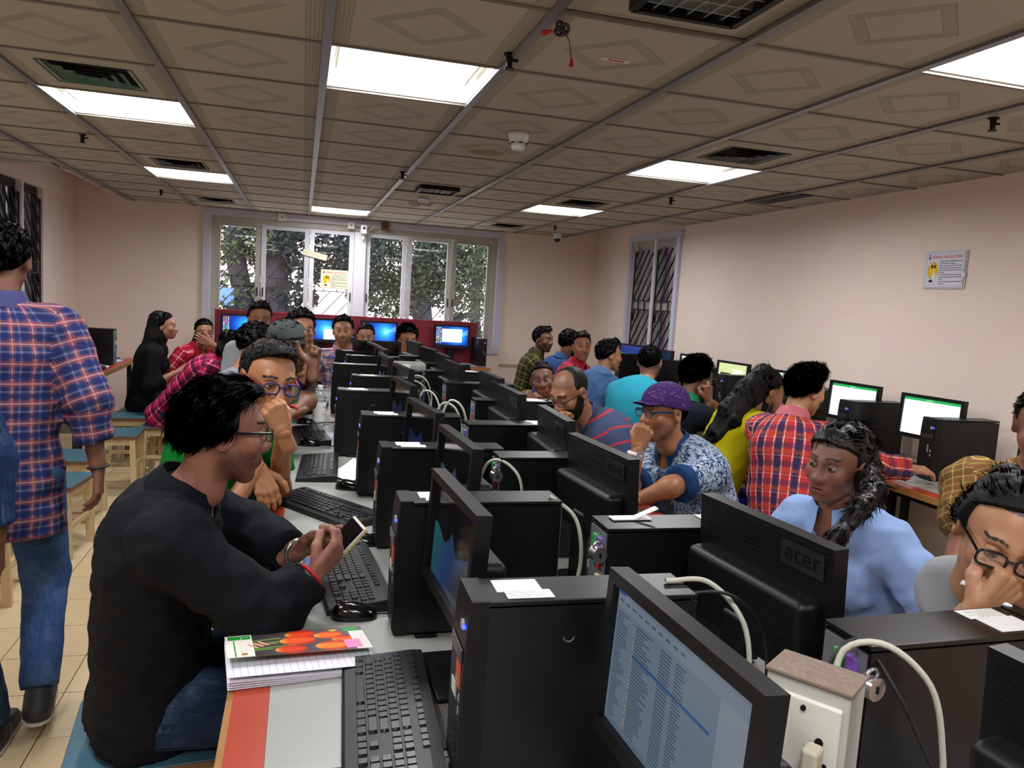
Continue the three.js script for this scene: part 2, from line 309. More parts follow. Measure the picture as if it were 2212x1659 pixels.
const noticeTex = (tint) => canvasTex(512, 362, (g, w, h) => {
  g.fillStyle = tint; g.fillRect(0, 0, w, h); g.strokeStyle = '#9aa'; g.lineWidth = 3; g.strokeRect(16, 14, w - 32, h - 28);
  g.fillStyle = '#34386e'; g.fillRect(44, 28, 24, 46); g.fillStyle = '#eef'; g.fillRect(50, 40, 12, 10);
  g.fillStyle = '#c23a3a'; g.font = 'bold 38px sans-serif'; g.textBaseline = 'top'; g.fillText('GENERAL INSTRUCTIONS', 84, 30, 392);
  const disc = g.createRadialGradient(112, 190, 8, 112, 190, 80); disc.addColorStop(0, '#f0d012'); disc.addColorStop(1, '#e8b81a');
  g.fillStyle = disc; g.beginPath(); g.ellipse(112, 190, 66, 84, 0, 0, 7); g.fill(); g.strokeStyle = '#d08a3a'; g.lineWidth = 5; g.stroke();
  g.fillStyle = '#20240c'; for (const x of [100, 136]) { g.beginPath(); g.ellipse(x, 148, 13, 20, 0, 0, 7); g.fill(); }
  g.fillStyle = '#e9ebf0'; g.beginPath(); g.moveTo(134, 196); g.lineTo(160, 250); g.lineTo(120, 280); g.lineTo(98, 262); g.fill();
  g.fillStyle = '#15121a'; g.beginPath(); g.ellipse(96, 296, 26, 14, 0, 0, 7); g.fill();
  g.fillStyle = '#2f3260'; let y = 92; for (const [n, f] of [[300, 7], [190, 7], [290, 7], [280, 7], [300, 7], [70, 7], [300, 7], [290, 7], [70, 7], [310, 7], [80, 7]]) { let x = 196; while (x < 190 + n) { const q = rnd(12, 34); g.fillRect(x, y, Math.min(q, 196 + n - x), f); x += q + 6; } y += 23; }
});
const paper = mat(0xe4e4e2, 0.85);
function sheetOn(name, label, cat, w, h, pos, turn, tex, color = 0xffffff, roll = 0) {
  const o = thing(name, label, cat, pos, turn);
  const g = bx(w, h, 0.002), m = mat(color, 0.7, tex ? { map: tex } : {}), s = part('sheet', g, [mat(0xdcdcdc), mat(0xdcdcdc), mat(0xdcdcdc), mat(0xdcdcdc), m, m], o); s.rotation.z = roll; return o;
}
sheetOn('notice', 'yellowed printed notice with round yellow face taped to window pane', 'notice', 0.305, 0.217, [0.354, 1.628, ZB - 0.045], 0, noticeTex('#efe8c8'));
{ const o = sheetOn('notice', 'white printed instruction notice with round yellow face on pink wall', 'notice', 0.28, 0.2, [XR - 0.012, 1.84, -3.618], -Math.PI / 2, noticeTex('#d6d8e2')); part('sleeve', bx(0.295, 0.215, 0.003, 0, 0, -0.006), mat(0xcfd4da, 0.25), o); part('tape', [bx(0.02, 0.02, 0.001, 0.14, -0.03, 0.002)], mat(0xeeeeee, 0.2), o); }
sheetOn('paper_strip', 'narrow cream paper strip stuck aslant across window sash', 'paper', 0.27, 0.065, [0.131, 1.89, ZB - 0.03], 0, null, 0xd8d4b8, -0.2);
solo('wall_batten', bx(0.3, 0.035, 0.012, 2.49, 0.722, ZB + 0.006), mat(0xb89f80, 0.8), 'thin tan strip fixed low on back wall', 'batten');

// ---------- ceiling fittings ----------
const ventMat = mat(0x2a5a4a, 0.5), ventMat2 = mat(0x22262a, 0.5), ductMat = mat(0x6f7274, 0.5, { metalness: 0.6 });
VENTS.forEach(([L, r], i) => {
  const cx = LX(L + 0.5), cz = (RZ(r) + RZ(r + 1)) / 2, o = thing('air_vent', ['dark green square louvred ceiling vent next to lamp above the stools', 'dark louvred ceiling vent between lamps above the stools', 'dark louvred ceiling vent near the window head', 'dark louvred ceiling vent beside lamp near the wall notice', 'dark louvred ceiling vent beside small lamp over seated men', 'small dark louvred ceiling vent near the dome camera'][i], 'vent', [cx, CH, cz]);
  const m = i === 0 ? ventMat : ventMat2, W = 0.584, D = 0.575, h = 0.155;
  for (const s of [-1, 1]) {      // the panel round the opening, and the duct that goes up behind it
    for (const g of [bx((W - 2 * h) / 2, 0.012, D, s * (W / 2 + h) / 2, 0.006, 0), bx(2 * h, 0.012, (D - 2 * h) / 2, 0, 0.006, s * (D / 2 + h) / 2)]) { const p = g.attributes.position, uv = g.attributes.uv; for (let k = 0; k < p.count; k++) uv.setXY(k, p.getX(k) / 0.6 + 0.5, p.getZ(k) / 0.589 + 0.5); part('ceiling_plate', g, ceilMat, o); }
    part('duct_wall', bx(0.006, 0.28, 2 * h, s * (h + 0.003), 0.152, 0), ductMat, o); part('duct_wall', bx(2 * h, 0.28, 0.006, 0, 0.152, s * (h + 0.003)), ductMat, o);
  }
  part('duct_end', bx(2 * h, 0.006, 2 * h, 0, 0.29, 0), ductMat, o);
  for (const [q, y, n] of [[0.172, -0.004, 'vent_frame'], [0.132, -0.008, 'louvre'], [0.095, -0.012, 'louvre'], [0.058, -0.016, 'louvre']]) {      // square rings, each leaning outwards
    const ring = new THREE.CylinderGeometry((q - 0.03) * 1.414, q * 1.414, 0.014, 4, 1, true).rotateY(Math.PI / 4).translate(0, y + 0.007, 0); const mm = m.clone(); mm.side = THREE.DoubleSide; part(n, ring, mm, o);
  }
  part('louvre', bx(0.045, 0.004, 0.045, 0, -0.012, 0), m, o);
});
{ const o = thing('return_grille', 'long flat dark grille in the ceiling near the right wall', 'vent', [LX(8.1), CH - 0.004, RZ(4.4)]); part('panel', bx(0.2, 0.006, 0.52), ventMat2, o); for (let k = 0; k < 7; k++) part('slat', bx(0.012, 0.004, 0.5, -0.078 + k * 0.026, -0.005, 0), mat(0x30343a, 0.5), o); }
DARKLAMPS.forEach(([L, r], i) => {
  const w = i ? 0.28 : 0.3, o = thing('louvre_lamp', i ? 'small unlit louvred ceiling lamp far along the panels' : 'unlit black framed louvre lamp near the hanging red tassel', 'lamp', [LX(L + 0.53), CH, (RZ(r) + RZ(r + 1)) / 2]);
  part('ceiling_plate', bx(0.584, 0.01, 0.575, 0, 0.012, 0), ceilMat, o);
  part('frame', [bx(w, 0.03, 0.02, 0, -0.01, -w / 2), bx(w, 0.03, 0.02, 0, -0.01, w / 2), bx(0.02, 0.03, w, -w / 2, -0.01, 0), bx(0.02, 0.03, w, w / 2, -0.01, 0)], black, o);
  part('reflector', bx(w, 0.004, w, 0, 0.004, 0), mat(0xb8bab4, 0.25, { metalness: 0.7 }), o);
  for (let k = 1; k < 6; k++) { part('blade', bx(0.004, 0.02, w - 0.03, -w / 2 + k * w / 6, -0.008, 0), chrome, o); if (k < 5) part('blade', bx(w - 0.03, 0.02, 0.004, 0, -0.008, -w / 2 + k * w / 5), chrome, o); }
});
[[4.5, 3.6, 'round beige ceiling speaker beside large smoke detector'], [4.58, 8.28, 'round beige ceiling speaker far off by the small smoke detector']].forEach(([L, r, lab]) => { const o = thing('ceiling_speaker', lab, 'speaker', [LX(L), CH - 0.003, RZ(r)]); part('grille', cyl(0.1, 0.1, 0.006, 0, 0, 0, 32), mat(0x8f8168, 0.9), o); part('rim', new THREE.TorusGeometry(0.108, 0.008, 8, 36).rotateX(Math.PI / 2), mat(0xb5a98f, 0.7), o); });
[[4.55, 2.64, 'white smoke detector hanging beside the nearer ceiling speaker'], [4.51, 7.52, 'white smoke detector beside the far ceiling speaker']].forEach(([L, r, lab]) => {
  const o = thing('smoke_detector', lab, 'detector', [LX(L), CH, RZ(r)]);
  part('base', new THREE.LatheGeometry([[0, 0], [0.05, 0], [0.05, -0.02], [0.042, -0.05], [0, -0.05]].map((q) => new THREE.Vector2(...q)), 24), white, o);
  part('head', new THREE.LatheGeometry([[0, -0.05], [0.034, -0.05], [0.034, -0.075], [0.028, -0.085], [0, -0.085]].map((q) => new THREE.Vector2(...q)), 24), white, o);
  for (let k = 0; k < 6; k++) part('slot', bx(0.016, 0.005, 0.004, 0, -0.055, 0.0425).rotateY(k * 1.047), black, o);
});
[[3.97, 0.72], [7.13, 0.56], [7.16, 5.2], [3.95, 5.35], [0.81, 5.08], [0.79, 9.65], [7.15, 9.7]].forEach(([L, r], i) => {
  const o = thing('sprinkler', ['black sprinkler head beside the large central lamp', 'black sprinkler head high above the wall notice', 'black sprinkler head beyond the lamp near the right wall', 'black sprinkler head on the long runner beyond the speaker', 'black sprinkler head between lamps above the stools', 'black sprinkler head near the pink corner above the stools', 'black sprinkler head near the dome camera'][i], 'sprinkler', [LX(L), CH, RZ(r)]);
  part('flange', cyl(0.02, 0.02, 0.006, 0, -0.003, 0), black, o); part('nozzle', [cyl(0.012, 0.009, 0.04, 0, -0.026, 0, 10), bx(0.04, 0.008, 0.008, 0.01, -0.02, 0)], black, o); part('deflector', cyl(0.016, 0.016, 0.004, 0, -0.048, 0, 12), black, o);
});
{ const o = thing('dome_camera', 'white dome camera with dark window at the ceiling corner', 'camera', [LX(7.69), CH - 0.0, -8.75]); part('body', cyl(0.05, 0.045, 0.06, 0, -0.03, 0, 24), white, o); part('dome', new THREE.SphereGeometry(0.04, 20, 10, 0, 6.3, Math.PI / 2, Math.PI / 2).translate(0, -0.06, 0), mat(0x14100e, 0.1), o); }
{ const o = thing('tassel', 'red tasselled string knotted on the ceiling runner', 'decoration', [LX(4.06), CH - 0.01, RZ(0.08)]); const red = mat(0xb0262c, 0.8);
  part('knot', new THREE.TorusKnotGeometry(0.014, 0.005, 40, 6, 2, 3).translate(0, -0.02, 0), mat(0x37343c, 0.7), o);
  part('string', [tube([V(0, -0.02, 0), V(0.02, -0.05, 0.01), V(0.03, -0.1, 0.012)], 0.002, 12, 5), tube([V(0, -0.02, 0), V(-0.02, -0.035, 0.01), V(-0.04, -0.035, 0.01)], 0.002, 12, 5)], mat(0x55505a, 0.7), o);
  part('tuft', [cyl(0.003, 0.008, 0.025, 0.032, -0.11, 0.012, 8), cyl(0.004, 0.009, 0.03, 0, 0, 0, 8).rotateZ(-1.2).translate(-0.045, -0.038, 0.01)], red, o); }
[[4.53, 0.56, 'torn pink and white sticker inside ceiling panel diamond'], [4.54, 4.68, 'small white sticker on ceiling panel beyond the speaker']].forEach(([L, r, lab], i) => { const o = thing('ceiling_sticker', lab, 'sticker', [LX(L), CH - 0.0015, RZ(r)]); part('sticker', bx(i ? 0.06 : 0.1, 0.001, 0.03), mat(0xd8c8cc, 0.6), o); part('print', [bx(0.04, 0.001, 0.012, 0.01, -0.001, 0), bx(0.012, 0.001, 0.018, -0.02, -0.001, 0.002)], mat(0xb24a50, 0.6), o); });

// ---------- desks ----------
const laminate = mat(0xffffff, 0.38, { map: canvasTex(512, 512, (g, w, h) => { g.fillStyle = '#989993'; g.fillRect(0, 0, w, h); g.globalAlpha = 0.18; speck(g, w, h, 5000, ['#96978f', '#aeafa9', '#8c8d88'], 1, 2.5); g.globalAlpha = 0.05; for (let i = 0; i < 60; i++) { g.strokeStyle = '#8a8a84'; g.beginPath(); const x = rnd(0, w), y = rnd(0, h); g.moveTo(x, y); g.lineTo(x + rnd(-90, 90), y + rnd(-30, 30)); g.stroke(); } }) });
const orange = mat(0xffffff, 0.33, { map: canvasTex(256, 256, (g, w, h) => { g.fillStyle = '#a63c26'; g.fillRect(0, 0, w, h); g.globalAlpha = 0.12; speck(g, w, h, 1600, ['#a63a24', '#c65434'], 1, 3); }) });
const woodTex = (a, b) => canvasTex(256, 256, (g, w, h) => { g.fillStyle = a; g.fillRect(0, 0, w, h); g.strokeStyle = b; for (let i = 0; i < 60; i++) { g.globalAlpha = rnd(0.08, 0.3); g.lineWidth = rnd(0.5, 2.5); const y = rnd(0, h); g.beginPath(); g.moveTo(0, y); g.bezierCurveTo(80, y + rnd(-8, 8), 170, y + rnd(-8, 8), w, y); g.stroke(); } g.globalAlpha = 0.25; speck(g, w, h, 100, [b], 1, 3); });
const edgeWood = mat(0xffffff, 0.6, { map: woodTex('#9a6a35', '#6a4420') });
function desk(label, x0, x1, z0, z1, front, group) {       // front: -1 the user sits at x0, +1 at x1, 2 at z1
  const o = thing('computer_desk', label, 'desk', [(x0 + x1) / 2, 0, (z0 + z1) / 2], 0, group), w = x1 - x0, d = z1 - z0, s = 0.065, t = 0.024;
  const uvm = (g) => { const p = g.attributes.position, uv = g.attributes.uv; for (let i = 0; i < p.count; i++) uv.setXY(i, p.getX(i) * 1.6, p.getZ(i) * 1.6); return g; };
  if (front === 2) {
    part('desk_top', uvm(bx(w - 0.004, t, d - s, 0, DESK - t / 2, -s / 2)), laminate, o); part('edge_strip', bx(w - 0.004, t, s - 0.001, 0, DESK - t / 2, d / 2 - s / 2), orange, o); part('edge_band', bx(w - 0.004, 0.03, 0.012, 0, DESK - 0.018, d / 2 + 0.006), edgeWood, o);
  } else {
    part('desk_top', uvm(bx(w - s, t, d - 0.004, -front * s / 2, DESK - t / 2, 0)), laminate, o); part('edge_strip', bx(s - 0.001, t, d - 0.004, front * (w / 2 - s / 2), DESK - t / 2, 0), orange, o); part('edge_band', bx(0.012, 0.03, d - 0.004, front * (w / 2 + 0.006), DESK - 0.018, 0), edgeWood, o);
  }
  for (const a of [-1, 1]) for (const b of [-1, 1]) part('leg', bx(0.035, DESK - t, 0.035, a * (w / 2 - 0.05), (DESK - t) / 2, b * (d / 2 - 0.05)), darkMetal, o);
  part('rail', [bx(w - 0.1, 0.04, 0.025, 0, DESK - t - 0.02, d / 2 - 0.05), bx(w - 0.1, 0.04, 0.025, 0, DESK - t - 0.02, -d / 2 + 0.05), bx(0.025, 0.04, d - 0.1, -w / 2 + 0.05, DESK - t - 0.02, 0), bx(0.025, 0.04, d - 0.1, w / 2 - 0.05, DESK - t - 0.02, 0)], darkMetal, o);
}
const ZS = [0.6, -1.19, -2.985, -4.75, -6.1], XM = 0.615, XD0 = -0.1, XD1 = 1.33;
const LD = ['grey topped desk with orange edge holding the power outlet box', 'grey topped desk with orange edge under tulip notebook and green book', 'grey topped desk with orange edge under the plastic water bottle', 'grey topped desk with orange edge at the far end of the row'];
const RD = ['grey topped desk with orange edge before the woman in glasses', 'grey topped desk with orange edge before woman in light blue shirt', 'grey topped desk with orange edge before the striped polo and red shirt', 'grey topped desk with orange edge at far end below window'];
for (let i = 0; i < 4; i++) { desk(LD[i], XD0, XM - 0.002, ZS[i + 1], ZS[i], -1); desk(RD[i], XM + 0.002, XD1, ZS[i + 1], ZS[i], 1); }
for (let i = 0; i < 5; i++) desk(['wall desk with orange edge on the near side of tan check shirt', 'wall desk with orange edge beside the man in tan check shirt', 'wall desk with orange edge before plaid shirt man and woman in yellow', 'wall desk with orange edge before the man in turquoise', 'wall desk with orange edge in the far corner by side window'][i], 2.78, XR - 0.01, -0.7 - i * 1.5 - 1.496, -0.7 - i * 1.5, -1);
desk('orange edged wall desk with spread papers beside the woman in black', XL + 0.01, -1.5, -8.0, -6.2, 1);
desk('orange edged wall desk behind the man in blue plaid shirt', XL + 0.01, -1.5, -6.196, -4.4, 1);
desk('long desk below the window in front of red partition', -0.95, 2.05, -9.06, -8.3, 2);
{ const o = thing('red_partition', 'dark red partition board standing on desk under the window', 'partition', [0.555, DESK, -8.9]); for (let k = 0; k < 4; k++) part('panel', bx(0.72, 0.46, 0.025, -1.09 + k * 0.726, 0.23, 0), mat(0x7a1626, 0.7), o); part('top_rail', bx(2.91, 0.016, 0.03, 0, 0.468, 0), mat(0x8a2030, 0.5), o); }
// ---------- computers ----------
const font = await new FontLoader().loadAsync('fonts/droid/droid_sans_bold.typeface.json');
const text = (s, size, depth = 0.0008) => { const g = new TextGeometry(s, { font, size, depth, curveSegments: 3, bevelEnabled: false }); g.computeBoundingBox(); const b = g.boundingBox; return g.translate(-(b.max.x + b.min.x) / 2, -(b.max.y + b.min.y) / 2, 0); };
const caseSide = mat(0x08090a, 0.36, { specularIntensity: 0.85 }), caseTop = caseSide, bezel = mat(0x0c0c0e, 0.4, { specularIntensity: 0.6 }), logoGrey = mat(0x9a9aa0, 0.4), meshGrey = mat(0x232427, 0.6);
const ledBlue = mat(0x1020ff, 0.3, { emissive: 0x2030ff, emissiveIntensity: 6 }), ledRed = mat(0xff4010, 0.3, { emissive: 0xff4a10, emissiveIntensity: 3 });
const sticker = mat(0xe2e2e0, 0.6);
const TD = 0.375, TW = 0.1, TH = 0.31;
const inkTex = canvasTex(256, 128, (g, w, h) => { g.fillStyle = '#e6e6e2'; g.fillRect(0, 0, w, h); g.fillStyle = '#55565a'; for (let y = 14; y < h - 10; y += 16) { let x = 12; const e = rnd(120, 240); while (x < e) { const q = rnd(6, 22); g.fillRect(x, y, q, 5); x += q + 5; } } });
const inkMat = mat(0xffffff, 0.7, { map: inkTex });
function towerProto(style) {
  const o = new THREE.Group();
  part('side_panel', [bx(TD - 0.03, TH - 0.02, 0.003, 0.012, TH / 2, TW / 2 - 0.0015), bx(TD - 0.03, TH - 0.02, 0.003, 0.012, TH / 2, -TW / 2 + 0.0015)], caseSide, o);
  part('case', [bx(TD - 0.03, TH - 0.022, TW - 0.007, 0.012, TH / 2 - 0.001, 0)], caseSide, o);
  part('top_cover', rb(TD - 0.028, 0.008, TW, 0.013, TH - 0.004, 0, 0.002), caseTop, o);
  // front bezel with sloping face
  const s = new THREE.Shape(); s.moveTo(0, 0.012); s.lineTo(0, TH); s.lineTo(-0.026, TH); s.quadraticCurveTo(-0.036, TH - 0.05, -0.034, 0.02); s.lineTo(-0.03, 0.008); s.lineTo(0, 0.008);
  part('front_bezel', new THREE.ExtrudeGeometry(s, { depth: TW - 0.004, bevelEnabled: true, bevelSize: 0.002, bevelThickness: 0.002, bevelSegments: 1, curveSegments: 5 }).translate(-TD / 2 + 0.028, 0, -TW / 2 + 0.002), bezel, o);
  const fx = -TD / 2 - 0.0065;
  part('drive_door', rb(0.004, 0.022, TW * 0.8, fx - 0.002, TH - 0.09, 0, 0.0015), mat(0x222226, 0.3), o);
  part('power_button', cyl(0.008, 0.008, 0.006, 0, 0, 0, 16).rotateZ(Math.PI / 2).translate(fx + 0.0015, TH - 0.045, TW * 0.2), mat(0x8d8f96, 0.35), o);
  part('power_light', cyl(0.0035, 0.0035, 0.004, 0, 0, 0, 10).rotateZ(Math.PI / 2).translate(fx, TH - 0.045, TW * 0.34), ledBlue, o);
  for (let k = 0; k < 2; k++) part('front_port', bx(0.004, 0.012, 0.005, fx - 0.0005, TH - 0.16 - k * 0.02, TW * 0.3), mat(0x9aa0a8, 0.4), o);
  for (let k = 0; k < 5; k++) part('vent_slot', bx(0.003, 0.0035, TW * 0.55, fx - 0.0018, 0.05 + k * 0.012, 0), mat(0x050506, 0.8), o);
  if (style !== 'right') part('badge', text('acer', 0.014).rotateY(-Math.PI / 2).rotateX(Math.PI / 2).translate(fx - 0.0025, 0.16, 0.012), logoGrey, o);
  if (style !== 'wall') {
    part('sticker', [rb(0.075, 0.0012, 0.05, -TD / 2 + 0.085, TH + 0.0006, -0.012, 0.0004)], sticker, o).userData.label = 'white paper sticker';
    part('sticker', bx(0.075, 0.0012, 0.032, -TD / 2 + 0.096, TH + 0.0014, 0.026), inkMat, o);
  }
  if (style === 'left') { part('front_label', bx(0.002, 0.04, 0.03, fx - 0.0022, TH - 0.125, TW * 0.2), mat(0xb04a30, 0.5), o); part('front_label', bx(0.002, 0.022, 0.03, fx - 0.0022, TH - 0.16, TW * 0.2 - 0.03), mat(0xb8c0b4, 0.5), o); }
  if (style === 'left') part('side_notch', new THREE.TorusGeometry(0.0085, 0.0016, 6, 18, Math.PI).rotateZ(Math.PI).translate(-0.03, TH - 0.06, TW / 2 + 0.0005), mat(0x4a4c50, 0.3), o);
  if (style === 'right') {      // perforated side and rear connectors
    for (let k = 0; k < 11; k++) part('side_vent', bx(0.13, 0.0028, 0.0012, -0.0, 0.1 + k * 0.014, TW / 2 + 0.0004), meshGrey, o);
  }
  const bxn = TD / 2 - 0.001;
  part('rear_plate', bx(0.003, TH - 0.03, TW - 0.012, bxn, TH / 2, 0), mat(0x8c8e92, 0.4, { metalness: 0.6 }), o);
  [[0x7a4aa8, 0.04, -0.02], [0x2f9a4a, 0.04, 0.006], [0xb02028, 0.08, -0.02], [0x1f7a70, 0.08, 0.006], [0xd6cf90, 0.12, -0.02], [0x2038a8, 0.16, -0.014]].forEach(([c, y, z]) => part('rear_port', rb(0.008, 0.026, 0.02, bxn + 0.004, TH - y, z, 0.002), mat(c, 0.5), o));
  for (let k = 0; k < 8; k++) part('expansion_slot', bx(0.003, 0.003, 0.03, bxn + 0.003, 0.03 + k * 0.012, 0.022), black, o);
  for (const a of [-1, 1]) part('foot', [rb(0.05, 0.008, TW + 0.02, a * (TD / 2 - 0.07), 0.004, 0, 0.003)], black, o);
  return o;
}
const towerL = towerProto('left'), towerR = towerProto('right'), towerW = towerProto('wall');
function tower(proto, x, y, z, turn, label, group) { const o = proto.clone(); o.name = numbered('computer_tower'); scene.add(o); o.position.set(x, y, z); o.rotation.y = turn; return tag(o, label, 'computer', group); }

// monitor: origin at base centre on desk, screen faces -x, width along z
const MW = 0.372, MHh = 0.238, MB = 0.152;              // panel width, height, bottom above desk
const monPlastic = mat(0x0b0b0d, 0.45, { specularIntensity: 0.6 }), screenOff = mat(0x07080a, 0.12), filmMat = mat(0x202226, 0.25), ribMat = monPlastic;
const tilt = 0.05;
const acerBig = text('acer', 0.03, 0.0012), labelPaper = inkMat;
function monitorBody() {
  const o = new THREE.Group();
  part('base', [rb(0.15, 0.012, 0.2, 0.035, 0.006, 0, 0.005, 2)], monPlastic, o);
  part('stand', [rb(0.03, 0.2, 0.07, 0.05, 0.11, 0, 0.01, 2)], monPlastic, o);
  const t = (g) => g.rotateZ(-tilt).translate(0, MB + MHh / 2, 0);
  const b = 0.018, f = [bx(0.03, MHh, b, 0, 0, MW / 2 - b / 2), bx(0.03, MHh, b, 0, 0, -MW / 2 + b / 2), bx(0.03, b, MW - 2 * b, 0, MHh / 2 - b / 2, 0), bx(0.03, b * 1.2, MW - 2 * b, 0, -MHh / 2 + b * 0.6, 0), bx(0.018, MHh - 2 * b, MW - 2 * b, 0.006, -0.001, 0)];
  const bez = part('bezel', t(joined(f)), monPlastic, o);
  part('back_ridge', t(rb(0.056, MHh * 0.6, MW * 0.9, 0.034, -MHh * 0.2, 0, 0.016, 3)), monPlastic, o);
  for (let k = 0; k < 9; k++) part('rib', t(bx(0.002, 0.0022, MW * 0.94, 0.0155, MHh * 0.46 - k * 0.0085, 0)), ribMat, o);
  const pl = part('logo_plate', t(bx(0.001, 0.045, 0.105, 0.0172, MHh * 0.34, -0.115)), filmMat, o);
  part('logo', t(acerBig.clone().rotateY(Math.PI / 2).translate(0.0172, MHh * 0.34, -0.115)), mat(0x0c0c0e, 0.3), pl);
  part('label', t(bx(0.001, 0.055, 0.045, 0.0605, -MHh * 0.1, 0.06)), labelPaper, o);
  part('power_light', t(cyl(0.002, 0.002, 0.004, 0, 0, 0, 8).rotateZ(Math.PI / 2).translate(-0.015, -MHh / 2 + 0.01, MW / 2 - 0.05)), ledBlue, o);
  return o;
}
const monProto = monitorBody();
const screenGeo = (() => { const g = new THREE.PlaneGeometry(MW - 0.036, MHh - 0.04).rotateY(-Math.PI / 2).translate(-0.0042, 0.002, 0); return g.rotateZ(-tilt).translate(0, MB + MHh / 2, 0); })();
function monitor(x, y, z, turn, scr, label, group, s = 1) {
  const o = monProto.clone(); o.name = numbered('computer_monitor'); scene.add(o);
  o.position.set(x, y, z); o.rotation.y = turn; o.scale.setScalar(s); part('screen', screenGeo, scr, o);
  return tag(o, label, 'monitor', group);
}
const scr = (w, h, draw, k = 1, r = 0.15) => mat(0x050505, r, { emissive: 0xffffff, emissiveIntensity: k, emissiveMap: canvasTex(w, h, draw) });
const icons = (g, x0, y0, c, r, s) => { for (let i = 0; i < c; i++) for (let j = 0; j < r; j++) { g.fillStyle = ['#7fd8d0', '#e8e8e8', '#d86a4a', '#f0c860', '#58b868', '#d04858', '#8ab0e8'][Math.floor(rnd(0, 7))]; g.beginPath(); g.arc(x0 + i * s * 1.5, y0 + j * s * 1.5, s * 0.5, 0, 7); g.fill(); g.fillStyle = '#cfd6e4'; g.fillRect(x0 + i * s * 1.5 - s * 0.5, y0 + j * s * 1.5 + s * 0.62, s, s * 0.2); } };
const blueDesk = (win) => scr(512, 320, (g, w, h) => {
  const q = g.createRadialGradient(w * 0.72, h * 0.42, 4, w * 0.6, h * 0.45, w * 0.6); q.addColorStop(0, '#7fe4ff'); q.addColorStop(0.25, '#2a9be8'); q.addColorStop(0.6, '#1240a8'); q.addColorStop(1, '#081a5c'); g.fillStyle = q; g.fillRect(0, 0, w, h);
  g.globalAlpha = 0.35; g.fillStyle = '#b8f0ff'; g.beginPath(); g.moveTo(w * 0.62, h * 0.5); g.lineTo(w, h * 0.12); g.lineTo(w, h * 0.4); g.fill(); g.globalAlpha = 1;
  icons(g, 22, 20, 3, 9, 20); if (win) { g.fillStyle = '#eaf6f2'; g.fillRect(w * win[0], h * win[1], w * win[2], h * win[3]); g.fillStyle = '#a8d84a'; g.fillRect(w * (win[0] + win[2] * 0.55), h * (win[1] + win[3] * 0.8), w * 0.12, h * 0.025); }
  g.fillStyle = '#101830'; g.fillRect(0, h * 0.94, w, h * 0.06);
}, 1.1);
const explorer = scr(1024, 640, (g, w, h) => {
  g.fillStyle = '#8fa4bc'; g.fillRect(0, 0, w, h); g.fillStyle = '#3f6fd0'; g.fillRect(4, 4, 70, 34); g.fillStyle = '#9db0c4'; g.fillRect(0, 40, w, 60);
  g.fillStyle = '#5c7088'; for (let i = 0; i < 10; i++) g.fillRect(20 + i * 58, 62, 34, 8);
  for (let i = 0; i < 34; i++) { const y = 120 + i * 15; g.fillStyle = i === 9 ? '#3a74b8' : '#6d8299'; if (i === 9) g.fillRect(180, y - 3, 600, 14); g.fillStyle = '#5a6e86'; g.fillRect(16, y, rnd(50, 120), 6); g.fillStyle = i % 4 ? '#d8c88a' : '#6f9ad0'; g.fillRect(170, y, 9, 8); g.fillStyle = '#566a82'; g.fillRect(188, y, rnd(70, 160), 6); g.fillRect(400, y, 84, 6); g.fillRect(520, y, rnd(40, 76), 6); }
  g.fillStyle = '#a9bacb'; g.fillRect(820, 100, 200, 500); g.fillStyle = '#7f93aa'; g.fillRect(0, h - 26, w, 26);
}, 0.24, 0.2);
const wallpaper = (a, b, c, k) => scr(256, 160, (g, w, h) => { g.fillStyle = '#08090c'; g.fillRect(0, 0, w, h); const q = g.createLinearGradient(0, 0, w, h); q.addColorStop(0, a); q.addColorStop(0.5, b); q.addColorStop(1, c); g.fillStyle = q; g.beginPath(); g.moveTo(w * 0.05, h * 0.45); g.bezierCurveTo(w * 0.25, h * 0.35, w * 0.3, h * 0.75, w * 0.5, h * 0.35); g.lineTo(w * 0.62, h * 0.55); g.lineTo(w * 0.95, h * 0.4); g.lineTo(w * 0.95, h); g.lineTo(w * 0.05, h); g.fill(); }, k, 0.12);
const sheetScr = (top) => scr(512, 320, (g, w, h) => { g.fillStyle = '#eef3f4'; g.fillRect(0, 0, w, h); g.fillStyle = top; g.fillRect(0, 0, w, 24); g.fillStyle = '#dfe6e6'; g.fillRect(0, 40, w, 36); g.fillStyle = '#9fd0ac'; g.fillRect(200, 9, 60, 6); g.fillStyle = '#d7dde0'; g.fillRect(40, 80, 14, 170); g.strokeStyle = '#e0e6e8'; for (let y = 90; y < 290; y += 14) { g.beginPath(); g.moveTo(0, y); g.lineTo(w, y); g.stroke(); } g.fillStyle = '#0c1420'; g.fillRect(w * 0.45, h - 16, w * 0.3, 16); for (let i = 0; i < 6; i++) { g.fillStyle = '#5a8ad0'; g.fillRect(w * 0.47 + i * 24, h - 13, 10, 10); } }, 1.0);
const offScreen = screenOff;

